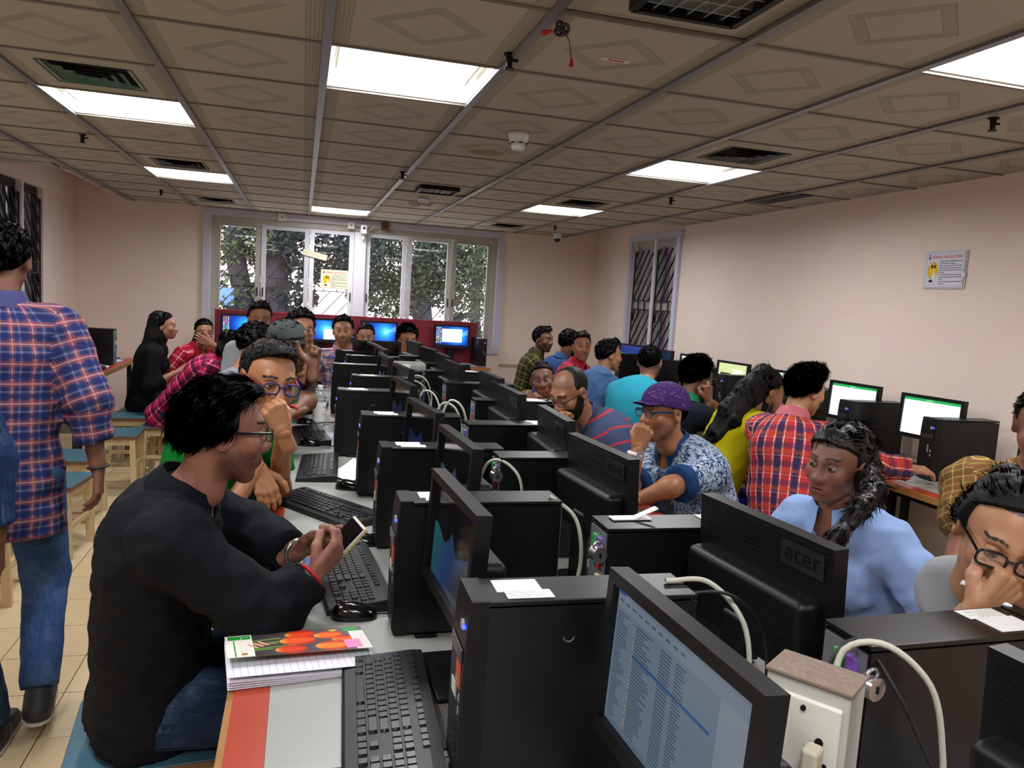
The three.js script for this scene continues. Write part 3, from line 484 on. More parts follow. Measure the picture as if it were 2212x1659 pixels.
// row on the aisle side, screens facing the men at the orange edge
const LT = [[0.255, -1.133], [0.217, -1.70], [0.235, -2.305], [0.223, -2.91], [0.168, -3.625], [0.268, -4.24], [0.196, -4.88], [0.308, -5.55], [0.2535, -5.95]];
const gl = 'slim towers on the aisle side of the double desk';
LT.forEach(([x, z], i) => tower(towerL, x + TD / 2 + 0.006, DESK, z, rnd(-0.02, 0.02), i === 0 ? 'slim black computer tower with two white stickers beside the notebook keyboard' : ['', 'slim black computer tower with stickers beside the glossy round mouse', 'slim black computer tower behind the keyboard lying askew', 'slim black computer tower beside the curled white sheet', 'slim black computer tower just behind the plastic water bottle'][i] ?? 'slim black computer tower in the far part of aisle row', i > 4 ? gl : undefined));
const SL = [explorer, wallpaper('#2c8a6a', '#2a4a7a', '#5a4030', 0.3), wallpaper('#3c5c60', '#3a5270', '#31465c', 0.3), wallpaper('#16203a', '#20305c', '#141a2c', 0.3), wallpaper('#3a3048', '#1c2450', '#141c3c', 0.35), offScreen, wallpaper('#5a6a80', '#4a6080', '#3c506c', 0.3), offScreen, offScreen];
const LMP = [[1310, 1222, 1655, 1512], [932, 1012, 1020, 1108], [948, 918, 1015, 968], [873, 858, 958, 905], [845, 812, 884, 832], [844, 781, 877, 795], [814, 761, 838, 773], [808, 745, 832, 757], [785, 733, 806, 741]];
const MTOP = DESK + MB + MHh;
LMP.forEach(([a, b, c, d], i) => {
  const y = EYE - 0.375, p = onY(a, b, y), q = onY(c, d, y), m = p.clone().add(q).multiplyScalar(0.5);
  let z = m.z; if (i) z = Math.max(Math.min(z, LT[i][1] + 0.3), LT[i][1] + 0.245);
  const ang = Math.atan2(q.x - p.x, q.z - p.z);
  monitor(m.x + 0.012, DESK, z, Math.max(-0.12, Math.min(0.14, ang)), SL[i], ['black monitor showing a file list window, beside the power outlet box', 'black monitor with dim green and orange wallpaper behind glossy mouse', 'black monitor with dim grey green screen between towers', 'black monitor with dark blue peak on its screen'][i] ?? 'black monitor seen edge on in the far part of aisle row', i > 3 ? 'far monitors of the aisle row' : undefined);
});
// the row back to back with it, users on the far side
const RT = [[0.788, -0.92], [0.622, -1.48], [0.569, -2.178], [0.595, -2.75], [0.765, -3.40], [0.749, -4.05], [0.732, -4.66], [0.74, -5.15], [0.70, -5.7]];
RT.forEach(([x, z], i) => tower(towerR, x + TD / 2, DESK, z, Math.PI + rnd(-0.02, 0.02), i === 0 ? 'black computer tower with vented side beside the dusty outlet box' : ['', 'black computer tower with torn paper on top and padlocked rear ports', 'black computer tower under the white cable arched over a padlock', 'black computer tower before the striped polo man', 'black computer tower with small white dome on top'][i] ?? 'black computer tower with rear ports in far back row', i > 4 ? 'slim towers in the row back to back' : undefined));
const RMP = [[1507, 1055, 1795, 1178], [1236, 935, 1365, 992], [1170, 875, 1228, 908], [1070, 825, 1123, 850], [1042, 801, 1080, 817], [964, 776, 996, 788], [941, 759, 965, 769], [903, 745, 934, 752], [882, 735, 906, 740]];
RMP.forEach(([a, b, c, d], i) => {
  const y = EYE - 0.375, p = onY(a, b, y), q = onY(c, d, y), m = p.clone().add(q).multiplyScalar(0.5), ang = Math.atan2(q.x - p.x, q.z - p.z);
  let z = m.z; if (i < 8) z = Math.max(z, RT[i + 1][1] + 0.25); z = Math.min(z, RT[i][1] - 0.25);
  monitor(m.x + 0.01, DESK, z, Math.PI + Math.max(-0.1, Math.min(0.14, ang)), wallpaper('#2c4a6a', '#2a4a7a', '#203050', 0.6), ['back of black monitor with raised logo before woman in light blue shirt', 'back of black monitor with logo before the man in purple cap', 'back of black monitor with logo before the striped polo man', 'back of black monitor with logo before the woman in red'][i] ?? 'back of black monitor in far part of back row', i > 3 ? 'far monitors of the back row' : undefined);
});
// one more user screen at the frame's lower right, and one crosswise at the far end
{ const p = onY(2148, 1388, EYE - 0.375); monitor(p.x + 0.02, DESK, p.z + 0.19, Math.PI + 0.08, offScreen, 'back of black monitor beside the tower with vented side', undefined); }
{ const p = onZ(815, 727, -6.02); monitor(p.x, DESK, -6.0, Math.PI / 2 + 0.02, offScreen, 'back of wide black monitor turned crosswise at end of desk', undefined, 1.0); }

// wall row on the right
[[-3.11, 0], [-3.74, 1], [-4.42, 1], [-5.12, 2], [-5.75, 3], [-6.4, 3], [-7.05, 3]].forEach(([z, k], i) => tower(towerW, 3.03 + TD / 2, DESK, z, rnd(-0.03, 0.03), ['slim black tower with blue power light on wall desk by tan check shirt', 'slim black tower with blue power light behind woman in light blue', 'slim black tower on wall desk before the woman in yellow', 'slim black tower on wall desk before the turquoise shirt'][i] ?? 'slim black tower on wall desk in the far corner', i > 3 ? 'slim towers along the pink wall' : undefined));
const green = '#1f9a50', WS = [sheetScr(green), sheetScr(green), scr(256, 160, (g, w, h) => { g.fillStyle = '#dfe8ea'; g.fillRect(0, 0, w, h); g.fillStyle = '#7a2030'; g.fillRect(w * 0.3, h * 0.45, w * 0.5, h * 0.12); g.fillStyle = '#20242c'; g.fillRect(0, h * 0.42, w, 10); }, 0.8), scr(256, 160, (g, w, h) => { g.fillStyle = '#cfdc9a'; g.fillRect(0, 0, w, h); g.fillStyle = '#3a4020'; g.fillRect(20, 60, 90, 40); g.fillStyle = '#e8ecd8'; g.fillRect(130, 30, 90, 90); }, 0.8), scr(256, 160, (g, w, h) => { g.fillStyle = '#e6ecea'; g.fillRect(0, 0, w, h); g.fillStyle = '#b9c2c0'; for (let y = 20; y < 140; y += 14) g.fillRect(20, y, rnd(80, 200), 5); }, 0.9), wallpaper('#4a6a60', '#3c4a50', '#2a3c44', 0.7), scr(256, 160, (g, w, h) => { g.fillStyle = '#1a2c70'; g.fillRect(0, 0, w, h); g.fillStyle = green; g.fillRect(0, h * 0.4, w, 18); g.fillStyle = '#eef2f2'; g.fillRect(0, h * 0.48, w, h * 0.5); }, 0.9), offScreen];
[[3.27, -3.36, 0.17], [3.28, -3.98, 0.17], [3.3, -4.67, 0.17], [3.28, -5.37, 0.15], [3.28, -6.0, 0.17], [3.28, -6.65, 0.17], [3.28, -7.32, 0.3], [3.2, -2.55, 0.1]].forEach(([x, z, a], i) => monitor(x, DESK, z, a, WS[i], ['black monitor with green topped spreadsheet next to tan check shirt', 'black monitor with green topped spreadsheet before the red plaid shirt', 'black monitor with white and maroon page before the woman in yellow', 'black monitor with yellow green picture beside earphone man', 'tall white page on black monitor before earphone man', 'black monitor with dim grey screen behind the turquoise shirt', 'black monitor with blue and green screen by the far corner', 'black monitor on wall desk on near side of tan check shirt'][i], undefined));
// back row below the window
[[-0.62, blueDesk(null)], [0.2, blueDesk([0.62, 0.45, 0.38, 0.5])], [0.85, blueDesk(null)], [1.68, blueDesk([0.2, 0.12, 0.62, 0.68])]].forEach(([x, s], i) => monitor(x, DESK, -8.78, Math.PI / 2, s, ['blue screened monitor against red partition behind the man in grey', 'blue screened monitor with white window behind smiling person', 'blue screened monitor behind the low dark monitor', 'blue screened monitor with large white window against red partition'][i], undefined, 1.12));
tower(towerW, 1.98, DESK, -8.66, Math.PI / 2, 'slim dark tower with bright blue light at end of red partition');
tower(towerW, 0.52, DESK, -8.66, Math.PI / 2, 'slim dark tower against red partition behind the bearded man');
// left wall desk
{ const p = onX(228, 800, -1.75); tower(towerW, -1.72, DESK, -7.3, -0.05, 'black tower seen broadside on desk behind the plaid sleeve');
  monitor(-2.1, DESK, -7.75, Math.PI - 0.6, mat(0x777078, 0.3), 'small upright screen at far end of the paper strewn desk', undefined, 0.95); tower(towerW, -1.86, DESK, -6.85, Math.PI - 0.2, 'black tower on paper strewn desk half behind the plaid sleeve'); }

// ---------- keyboards and mice ----------
const keyMat = mat(0x1e1f22, 0.32), kbMat = mat(0x0f1012, 0.45);
const keyGeo = {}; const keyOf = (w, d = 0.0155) => keyGeo[w + '_' + d] ??= (() => { const g = new THREE.CylinderGeometry(0.5, 0.62, 1, 4, 1).rotateY(Math.PI / 4); g.scale(w / 0.82, 0.008, d / 0.82); return g.toNonIndexed(); })();
// local frame: length along x, rows along z (front edge at +z), top slopes up towards -z
const kbProto = (() => {
  const o = new THREE.Group(), W = 0.45, D = 0.158;
  const s = new THREE.Shape(); s.moveTo(-D / 2, 0); s.lineTo(D / 2, 0); s.lineTo(D / 2, 0.026); s.lineTo(D / 2 - 0.02, 0.027); s.lineTo(-D / 2 + 0.004, 0.014); s.lineTo(-D / 2, 0.01);
  part('keyboard_case', new THREE.ExtrudeGeometry(s, { depth: W, bevelEnabled: true, bevelSize: 0.002, bevelThickness: 0.002, bevelSegments: 1 }).translate(0, 0, -W / 2).rotateY(Math.PI / 2), kbMat, o);
  const put = (x, row, w, d = 0.0155) => { const z = row, y = 0.02 - z * 0.082 + 0.0005; const k = part('key', keyOf(w, d), keyMat, o); k.position.set(x, y + 0.003, z); k.rotation.x = 0.082; };
  const P = 0.0189, rows = [-0.028, -0.009, 0.010, 0.029, 0.048];
  const lay = [[...Array(13).fill(1), 2], [1.5, ...Array(12).fill(1), 1.5], [1.75, ...Array(11).fill(1), 2.25], [2.25, ...Array(10).fill(1), 2.75], [1.25, 1.25, 1.25, 6.25, 1.25, 1.25, 1.25, 1.25]];
  lay.forEach((r, i) => { let x = -0.215; for (const w of r) { put(x + w * P / 2, rows[i], w * P - 0.003); x += w * P; } });
  let x = -0.215; [0, 2, 3, 4, 5, 6.5, 7.5, 8.5, 9.5, 11, 12, 13, 14].forEach((q) => put(-0.215 + (q + 0.5) * P, -0.055, P - 0.003, 0.012));
  const nx = -0.215 + 15.3 * P; for (let c = 0; c < 3; c++) { put(nx + (c + 0.5) * P, -0.055, P - 0.003, 0.012); put(nx + (c + 0.5) * P, rows[0], P - 0.003); put(nx + (c + 0.5) * P, rows[1], P - 0.003); put(nx + (c + 0.5) * P, rows[4], P - 0.003); } put(nx + 1.5 * P, rows[3], P - 0.003);
  const px = nx + 3.3 * P; for (let c = 0; c < 4; c++) for (let r = 0; r < 5; r++) if (!(c === 3 && (r === 2 || r === 4)) && !(c === 1 && r === 4)) put(px + (c + 0.5) * P, rows[r], P - 0.003);
  part('lock_light', cyl(0.003, 0.003, 0.003, nx + 4.2 * P, 0.0262, -0.058, 8), ledRed, o);
  part('badge', text('acer', 0.011, 0.0006).rotateX(-Math.PI / 2 + 0.08).translate(nx + 6 * P, 0.026, -0.06), logoGrey, o);
  return o;
})();
function keyboard(p, turn, label, group) { const o = kbProto.clone(); o.name = numbered('keyboard'); scene.add(o); o.position.set(p.x, DESK, p.z); o.rotation.y = turn; return tag(o, label, 'keyboard', group); }
const mid = (a, b) => a.clone().add(b).multiplyScalar(0.5);
const dk = (x, y) => onY(x, y, DESK);
keyboard(V(0.172, 0, -1.31), -Math.PI / 2 - 0.05, 'black keyboard beside the tulip notebook, near the outlet end');
keyboard(V(0.142, 0, -2.02), -Math.PI / 2 + 0.08, 'black keyboard beside green book, partly behind the tower');
keyboard(V(0.1, 0, -2.68), -0.96, 'black keyboard lying askew across the grey desk');
keyboard(V(0.091, 0, -3.315), -Math.PI / 2 - 0.055, 'black keyboard square to the desk behind the green shirt');
keyboard(V(0.06, 0, -4.05), -Math.PI / 2 + 0.1, 'black keyboard beyond the plastic water bottle'); 
keyboard(V(0.09, 0, -5.0), -Math.PI / 2 - 0.1, 'black keyboard far along the aisle row beside checked sleeve');
keyboard(V(2.95, 0, -3.42), -Math.PI / 2 + 0.12, 'black keyboard on the wall desk before the spreadsheet monitor');
const mouseMat = mat(0x08080a, 0.16), mouseGrey = mat(0x202024, 0.3);
const mouseProto = (() => {
  const o = new THREE.Group(); const g = new THREE.SphereGeometry(1, 28, 16), p = g.attributes.position;
  for (let i = 0; i < p.count; i++) { let x = p.getX(i), y = p.getY(i), z = p.getZ(i); const sg = (v) => Math.sign(v) * Math.pow(Math.abs(v), 0.85); x = sg(x); z = sg(z); y = y > 0 ? Math.pow(y, 0.8) * (1 - 0.25 * z) : 0; p.setXYZ(i, x * 0.03, y * 0.036, z * 0.054); }
  g.computeVertexNormals(); part('shell', g, mouseMat, o);
  part('wheel', cyl(0.008, 0.008, 0.005, 0, 0, 0, 14).rotateZ(Math.PI / 2).translate(0, 0.027, 0.028), mouseGrey, o);
  part('seam', [bx(0.0008, 0.004, 0.035, 0, 0.027, 0.03)], mouseGrey, o);
  part('mouse_cable', tube([V(0, 0.008, 0.052), V(0.005, 0.006, 0.075), V(-0.006, 0.003, 0.1), V(0.0, 0.003, 0.125)], 0.0018, 16, 5), black, o);
  return o;
})();
function mouse(p, turn, label) { const o = mouseProto.clone(); o.name = numbered('computer_mouse'); scene.add(o); o.position.set(p.x, DESK, p.z); o.rotation.y = turn; tag(o, label, 'mouse'); }
mouse(V(0.142, 0, -1.775), 1.5, 'large glossy black mouse between notebook and green book');
mouse(V(0.2, 0, -2.98), 1.3, 'black mouse beside the square keyboard behind the green shirt');
mouse(V(0.06, 0, -3.83), 1.45, 'black mouse with looping cable beside blue booklet');
mouse(V(0.2, 0, -2.31), 1.4, 'small part of black mouse behind the raised hands');
mouse(dk(662, 917), 1.5, 'black mouse beside the plastic water bottle'); mouse(dk(668, 858), 1.4, 'black mouse beyond the bottle near forearm'); mouse(dk(683, 832), 1.4, 'black mouse farthest along the aisle row');
// ---------- stools ----------
const stoolWood = mat(0xffffff, 0.6, { map: woodTex('#cdb58a', '#a8895a') }), stoolTop = mat(0x3d6474, 0.4), stoolEdge = mat(0x6b4a30, 0.6);
const stoolProto = (() => {
  const o = new THREE.Group(), S = 0.36, H = 0.40;
  part('seat', rb(S, 0.004, S, 0, H - 0.002, 0, 0.0015), stoolTop, o); part('seat_board', rb(S + 0.004, 0.016, S + 0.004, 0, H - 0.012, 0, 0.003), stoolEdge, o);
  part('apron', [bx(S - 0.06, 0.05, 0.02, 0, H - 0.045, S / 2 - 0.035), bx(S - 0.06, 0.05, 0.02, 0, H - 0.045, -S / 2 + 0.035), bx(0.02, 0.05, S - 0.06, S / 2 - 0.035, H - 0.045, 0), bx(0.02, 0.05, S - 0.06, -S / 2 + 0.035, H - 0.045, 0)], stoolWood, o);
  for (const a of [-1, 1]) for (const b of [-1, 1]) part('leg', bar(V(a * (S / 2 - 0.035), H - 0.02, b * (S / 2 - 0.035)), V(a * (S / 2 - 0.018), 0, b * (S / 2 - 0.018)), 0.036), stoolWood, o);
  for (const a of [-1, 1]) { part('stretcher', bx(S - 0.06, 0.028, 0.018, 0, 0.12, a * (S / 2 - 0.024)), stoolWood, o); part('stretcher', bx(0.018, 0.028, S - 0.06, a * (S / 2 - 0.024), 0.17, 0), stoolWood, o); }
  return o;
})();
function stool(x, z, turn, label, group) { const o = stoolProto.clone(); o.name = numbered('wooden_stool'); scene.add(o); o.position.set(x, 0, z); o.rotation.y = turn; return tag(o, label, 'stool', group); }
const FREE = 'empty stools standing in the aisle';
[[-1.3, -6.84, 0.1], [-1.28, -6.05, 0.05], [-1.36, -5.25, 0.0], [-1.3, -4.62, -0.1], [-1.42, -3.98, 0.1]].forEach(([x, z, a]) => stool(x, z, a, 'empty cream wooden stool with blue laminate top in the aisle', FREE));
const dustTex = canvasTex(128, 128, (g, w, h) => { g.fillStyle = '#7c6a5c'; g.fillRect(0, 0, w, h); g.globalAlpha = 0.35; speck(g, w, h, 700, ['#8d7b6c', '#6c5b4e', '#9b8a7a', '#75655a'], 1, 7); });
// ---------- outlet box on the desk ----------
{ const c = V(0.69, DESK, -0.85), oy = -0.95, o = thing('outlet_box', 'upright white power outlet box with dusty brown top', 'outlet box', [c.x, c.y, c.z], oy); o.scale.set(0.92, 1, 0.92);
  part('body', rb(0.12, 0.285, 0.075, 0, 0.1425, 0, 0.003), mat(0xb4b4ae, 0.5), o); part('dusty_lid', rb(0.125, 0.006, 0.082, 0, 0.288, 0, 0.002), mat(0xffffff, 0.95, { map: dustTex }), o);
  for (const y of [0.2, 0.062]) { const p = part('face_plate', rb(0.104, 0.134, 0.01, 0, y, 0.042, 0.004, 2), mat(0xd2d2c8, 0.4), o);
    part('screw', cyl(0.004, 0.004, 0.003, 0, 0, 0, 10).rotateX(Math.PI / 2).translate(0, y + 0.055, 0.048), darkMetal, p);
    part('switch', rb(0.016, 0.03, 0.006, -0.03, y + 0.012, 0.049, 0.002), mat(0xdcdcd2, 0.4), p); part('switch', rb(0.016, 0.03, 0.006, -0.03, y - 0.02, 0.049, 0.002), mat(0xc2c2b8, 0.5), p);
    part('socket', [cyl(0.006, 0.006, 0.002, 0.026, y + 0.016, 0, 10), cyl(0.004, 0.004, 0.002, 0.014, y - 0.014, 0, 10), cyl(0.004, 0.004, 0.002, 0.036, y - 0.014, 0, 10)].map((g, k) => { const yy = k ? y - 0.014 : y + 0.016, xx = [0.026, 0.014, 0.036][k]; return g.translate(-xx, -yy, 0).rotateX(Math.PI / 2).translate(xx, yy, 0.048); }), black, p); }
  const pl = thing('power_plug', 'cream plug pushed into the dusty outlet box', 'plug', [c.x, c.y, c.z], oy);
  part('plug_body', [rb(0.022, 0.045, 0.03, 0.022, 0.195, 0.062, 0.006, 2), rb(0.016, 0.03, 0.02, 0.018, 0.165, 0.062, 0.005, 2)], mat(0xc4bda6, 0.5), pl);
  part('plug_cable', tube([V(0.018, 0.155, 0.064), V(0.016, 0.1, 0.072), V(0.02, 0.04, 0.066), V(0.03, 0.005, 0.06)], 0.005, 20, 8), mat(0xc8c4b4, 0.5), pl); }
// ---------- cables ----------
const cord = mat(0xb7b7a8, 0.5), cordDark = mat(0x141416, 0.5);
function cable(label, pts, r = 0.0046, m = cord, group) { return solo('cable', tube(pts, r, 48, 8), m, label, 'cable', group); }
const B = (x, y, z) => V(x, DESK + y, z);
cable('thick white cable arching from padlock down past the vented tower', [B(0.74, 0.2, -0.87), B(0.76, 0.3, -0.885), B(0.80, 0.318, -0.86), B(0.86, 0.27, -0.83), B(0.89, 0.16, -0.82), B(0.89, 0.09, -0.81), B(0.95, 0.05, -0.76), B(1.02, 0.006, -0.70)]);
cable('black cable looping behind the dusty outlet box', [B(0.74, 0.1, -0.87), B(0.75, 0.27, -0.9), B(0.79, 0.31, -0.895), B(0.82, 0.25, -0.84), B(0.88, 0.14, -0.82), B(0.94, 0.06, -0.8)], 0.003, cordDark);
cable('white cable curling down from the tower with two stickers', [B(0.60, 0.315, -1.13), B(0.68, 0.31, -1.13), B(0.735, 0.25, -1.10), B(0.745, 0.15, -1.08), B(0.72, 0.08, -1.05)]);
cable('black cable beside white one behind the sticker tower', [B(0.62, 0.3, -1.11), B(0.7, 0.3, -1.1), B(0.79, 0.22, -1.12), B(0.79, 0.1, -1.1), B(0.74, 0.02, -1.08)], 0.003, cordDark);
cable('white cable bowing down behind the tower by the glossy mouse', [B(0.575, 0.315, -1.68), B(0.63, 0.27, -1.65), B(0.648, 0.17, -1.64), B(0.63, 0.1, -1.64), B(0.6, 0.08, -1.66)]);
cable('white cable arched over the padlock by the torn paper', [B(0.52, 0.2, -2.2), B(0.545, 0.285, -2.17), B(0.575, 0.3, -2.13), B(0.62, 0.26, -2.1), B(0.635, 0.15, -2.1), B(0.62, 0.05, -2.1)]);
for (let k = 0; k < 12; k++) { const z = -2.85 - k * 0.22, x = 0.62 + rnd(-0.03, 0.05), h = rnd(0.27, 0.36), w = rnd(0.05, 0.12);
  cable('white cable looping above the far towers between the rows', [B(x - w, 0.02, z), B(x - w * 0.9, h * 0.7, z - 0.02), B(x - w * 0.3, h, z), B(x + w * 0.4, h * 0.95, z + 0.02), B(x + w, h * 0.6, z + rnd(-0.05, 0.05)), B(x + w * 0.8, 0.02, z)], k % 3 === 2 ? 0.0028 : 0.0044, k % 3 === 2 ? cordDark : cord, 'tangle of cables between the two rows'); }
for (const [x, z, lab] of [[0.79, -0.86, 'round metal padlock hanging behind the vented tower'], [0.605, -1.44, 'round metal padlock behind the tower with torn paper'], [0.56, -2.13, 'round metal padlock under the arched white cable']]) { const o = thing('padlock', lab, 'padlock', [x, DESK + 0.255, z], 0.2);
  part('lock_body', cyl(0.017, 0.017, 0.022, 0, 0, 0, 24).rotateX(Math.PI / 2), chrome, o); part('keyhole', bx(0.004, 0.01, 0.002, 0, 0, 0.0115), black, o); part('shackle', new THREE.TorusGeometry(0.011, 0.003, 8, 20, Math.PI).translate(0, 0.015, 0), chrome, o); }
solo('torn_paper', [bx(0.09, 0.002, 0.03, 0, 0, 0), bx(0.06, 0.002, 0.02).rotateZ(0.4).translate(0.03, 0.012, 0.006)].map((g) => g.translate(0.70, DESK + TH + 0.003, -1.5)), paper, 'torn white paper scrap on top of back to back tower', 'paper');
solo('cable_box', rb(0.11, 0.06, 0.08, 0.66, DESK + 0.03, -1.62, 0.008, 2), mat(0xb8ae94, 0.6), 'cream adaptor block lying between the two rows', 'adaptor');
{ const o = thing('network_switch', 'grey domed box with white label on top of far tower', 'device', [0.62, DESK + TH, -4.55]); part('shell', rb(0.2, 0.055, 0.12, 0, 0.0275, 0, 0.02, 3), mat(0x8e9088, 0.5), o); part('label', bx(0.045, 0.035, 0.001, -0.02, 0.028, 0.0605), paper, o); }
{ const p = onY(1138, 853, DESK + TH); solo('paper_cup_lid', new THREE.LatheGeometry([[0, 0.018], [0.012, 0.017], [0.022, 0.008], [0.024, 0]].map((q) => new THREE.Vector2(...q)), 20).translate(0.985, DESK + TH + 0.001, -3.4), white, 'small white dome on the tower before woman in red', 'object'); }
// ---------- notebook, book, papers ----------
const tulipTex = canvasTex(1024, 512, (g, w, h) => {
  g.fillStyle = '#3c3034'; g.fillRect(0, 0, w, h); const q = g.createLinearGradient(0, 0, w, 0); q.addColorStop(0, '#2a2a24'); q.addColorStop(0.6, '#6a5a60'); q.addColorStop(1, '#8c7c84'); g.globalAlpha = 0.7; g.fillStyle = q; g.fillRect(0, 0, w, h); g.globalAlpha = 1;
  g.lineCap = 'round'; for (const [x, y, l] of [[330, 150, 300], [300, 260, 280], [260, 380, 240], [420, 330, 360], [520, 210, 420]]) { g.strokeStyle = '#5f9a2c'; g.lineWidth = 16; g.beginPath(); g.moveTo(x + 60, y); g.quadraticCurveTo(x - l * 0.4, y + 10, x - l, y + 60); g.stroke(); g.strokeStyle = '#8cc24a'; g.lineWidth = 5; g.stroke(); }
  const tulip = (x, y, s, c1, c2) => { for (const [dy, c] of [[-0.16, c1], [0.16, c1], [0, c2]]) { const gr = g.createLinearGradient(x, y, x + s, y); gr.addColorStop(0, '#e8b040'); gr.addColorStop(0.25, c); gr.addColorStop(1, c); g.fillStyle = gr; g.beginPath(); g.moveTo(x, y + dy * s * 0.3); g.bezierCurveTo(x + s * 0.2, y - s * 0.34 + dy * s, x + s * 0.75, y - s * 0.28 + dy * s, x + s, y + dy * s); g.bezierCurveTo(x + s * 0.75, y + s * 0.28 + dy * s, x + s * 0.2, y + s * 0.34 + dy * s, x, y + dy * s * 0.3); g.fill(); } };
  tulip(430, 90, 230, '#c42c14', '#e0401c'); tulip(380, 230, 270, '#d0381a', '#ef5a24'); tulip(330, 420, 230, '#b62c16', '#d8401e'); tulip(640, 160, 220, '#d84a1c', '#f07028'); tulip(620, 400, 260, '#d04018', '#f08030'); tulip(760, 270, 180, '#cc3a16', '#e85a20');
  g.fillStyle = '#eee9e0'; g.fillRect(0, 0, 190, h); g.fillStyle = '#1f9a3c'; g.fillRect(20, 20, 160, 90); g.fillStyle = '#bfe6c4'; g.fillRect(110, 50, 12, 40); g.fillRect(132, 50, 34, 10); g.strokeStyle = '#2f9a4c'; g.lineWidth = 10; g.beginPath(); g.moveTo(60, 130); g.lineTo(60, 500); g.stroke(); g.fillStyle = '#b9b4ac'; for (let y = 180; y < 400; y += 34) g.fillRect(86, y, 90, 8); g.fillStyle = '#b07a3a'; g.fillRect(100, 430, 40, 50);
  g.save(); g.translate(225, 260); g.rotate(-0.6); g.fillStyle = '#d89a86'; g.fillRect(-60, -60, 26, 120); g.fillRect(-14, -60, 26, 120); g.fillRect(32, -60, 26, 120); g.restore();
  g.fillStyle = '#e6e2dc'; g.fillRect(910, 110, 114, 402); g.fillStyle = '#1f9a3c'; g.fillRect(880, 20, 110, 90); g.fillStyle = '#c8c040'; g.beginPath(); g.ellipse(800, 60, 34, 22, 0, 0, 7); g.fill();
  g.fillStyle = '#f58ac0'; g.fillRect(840, 300, 120, 180);
});
function curled(w, d, base, fn, tex, name, parent, th = 0.0006) {
  const g = new THREE.BoxGeometry(w, th, d, 16, 1, 8), p = g.attributes.position;
  for (let i = 0; i < p.count; i++) { const x = p.getX(i), z = p.getZ(i); p.setY(i, p.getY(i) + base + fn(x / w + 0.5, z / d + 0.5)); }
  g.computeVertexNormals(); return part(name, g, tex, parent);
}
const ruled = mat(0xffffff, 0.8, { map: canvasTex(512, 512, (g, w, h) => { g.fillStyle = '#e2e0ea'; g.fillRect(0, 0, w, h); g.strokeStyle = '#a9a9c4'; g.lineWidth = 2; for (let x = 20; x < w; x += 24) { g.beginPath(); g.moveTo(x, 0); g.lineTo(x, h); g.stroke(); } }) });
{ const o = thing('notebook', 'curled white notebook with printed red tulips on its cover', 'notebook', [0.018, DESK, -1.575], 0.12);
  for (let k = 0; k < 4; k++) curled(0.285, 0.19, 0.002 + k * 0.0018, (u, v) => 0.003 * k * (1 - u) * v, k === 4 ? ruled : mat(0xdedce6, 0.8), 'page', o, 0.0014);
  curled(0.285, 0.19, 0.0105, (u, v) => 0.012 * v * (1 - 0.35 * u) + 0.004 * (1 - u), ruled, 'page', o);
  const c = curled(0.285, 0.145, 0.016, (u, v) => 0.022 * v * (1 - 0.3 * u) + 0.005 * (1 - u), mat(0xffffff, 0.35, { map: tulipTex }), 'cover', o, 0.0012); c.position.z = -0.026; const uv = c.geometry.attributes.uv; }
const bookTex = canvasTex(512, 384, (g, w, h) => { g.fillStyle = '#7fc820'; g.fillRect(0, 0, w, h); g.fillStyle = '#5a4026'; g.fillRect(110, 20, 300, 330); speck(g, 300, 330, 0, ['#000'], 1, 2); for (let i = 0; i < 140; i++) { g.fillStyle = ['#c86a24', '#8fb8d8', '#e0c060', '#3c5a30', '#d8d8d0', '#7a4a2c'][Math.floor(rnd(0, 6))]; g.fillRect(110 + rnd(0, 270), 20 + rnd(0, 300), rnd(8, 40), rnd(6, 30)); } g.fillStyle = '#3a78d0'; g.fillRect(330, 120, 110, 190); g.fillStyle = '#c89ac8'; g.fillRect(400, 60, 70, 50); });
{ const o = thing('textbook', 'bright green picture covered textbook under the dark sleeved arm', 'book', [0.0, DESK, -2.12], 0.05); part('pages', rb(0.205, 0.012, 0.155, 0, 0.007, 0, 0.001), paper, o); part('cover', bx(0.21, 0.0015, 0.16, 0, 0.0145, 0), mat(0xffffff, 0.25, { map: bookTex }), o); part('back_cover', bx(0.21, 0.0015, 0.16, 0, 0.0008, 0), mat(0x22304a, 0.4), o); }
const blueTex = canvasTex(256, 128, (g, w, h) => { g.fillStyle = '#b8d4e4'; g.fillRect(0, 0, w, h); for (let i = 0; i < 60; i++) { g.fillStyle = ['#8fbcd8', '#e4eef2', '#d0a8b0', '#5a9ac0', '#f0f4f4'][Math.floor(rnd(0, 5))]; g.beginPath(); g.ellipse(rnd(0, w), rnd(0, h), rnd(6, 28), rnd(3, 10), rnd(0, 3), 0, 7); g.fill(); } });
{ const p = dk(668, 945), o = thing('booklet', 'pale blue patterned booklet beside the bottle', 'booklet', [p.x + 0.03, DESK, p.z - 0.02], 0.05); part('pages', rb(0.2, 0.01, 0.14, 0, 0.005, 0, 0.001), mat(0xd6cede, 0.7), o); part('cover', bx(0.2, 0.0012, 0.14, 0, 0.0106, 0), mat(0xffffff, 0.4, { map: blueTex }), o); }
{ const p = dk(748, 1003), o = thing('loose_paper', 'white sheet curling up against the tower beside the mouse', 'paper', [0.22, DESK, -3.18], 0.5); curled(0.14, 0.2, 0.003, (u, v) => 0.05 * u * u + 0.01 * v, paper, 'sheet', o); const q = thing('orange_folder', 'orange folder below the curled white sheet', 'folder', [0.23, DESK, -3.2], 0.2); part('cover', rb(0.14, 0.003, 0.22, 0, 0.0015, 0, 0.001), mat(0xc8702c, 0.6), q); }
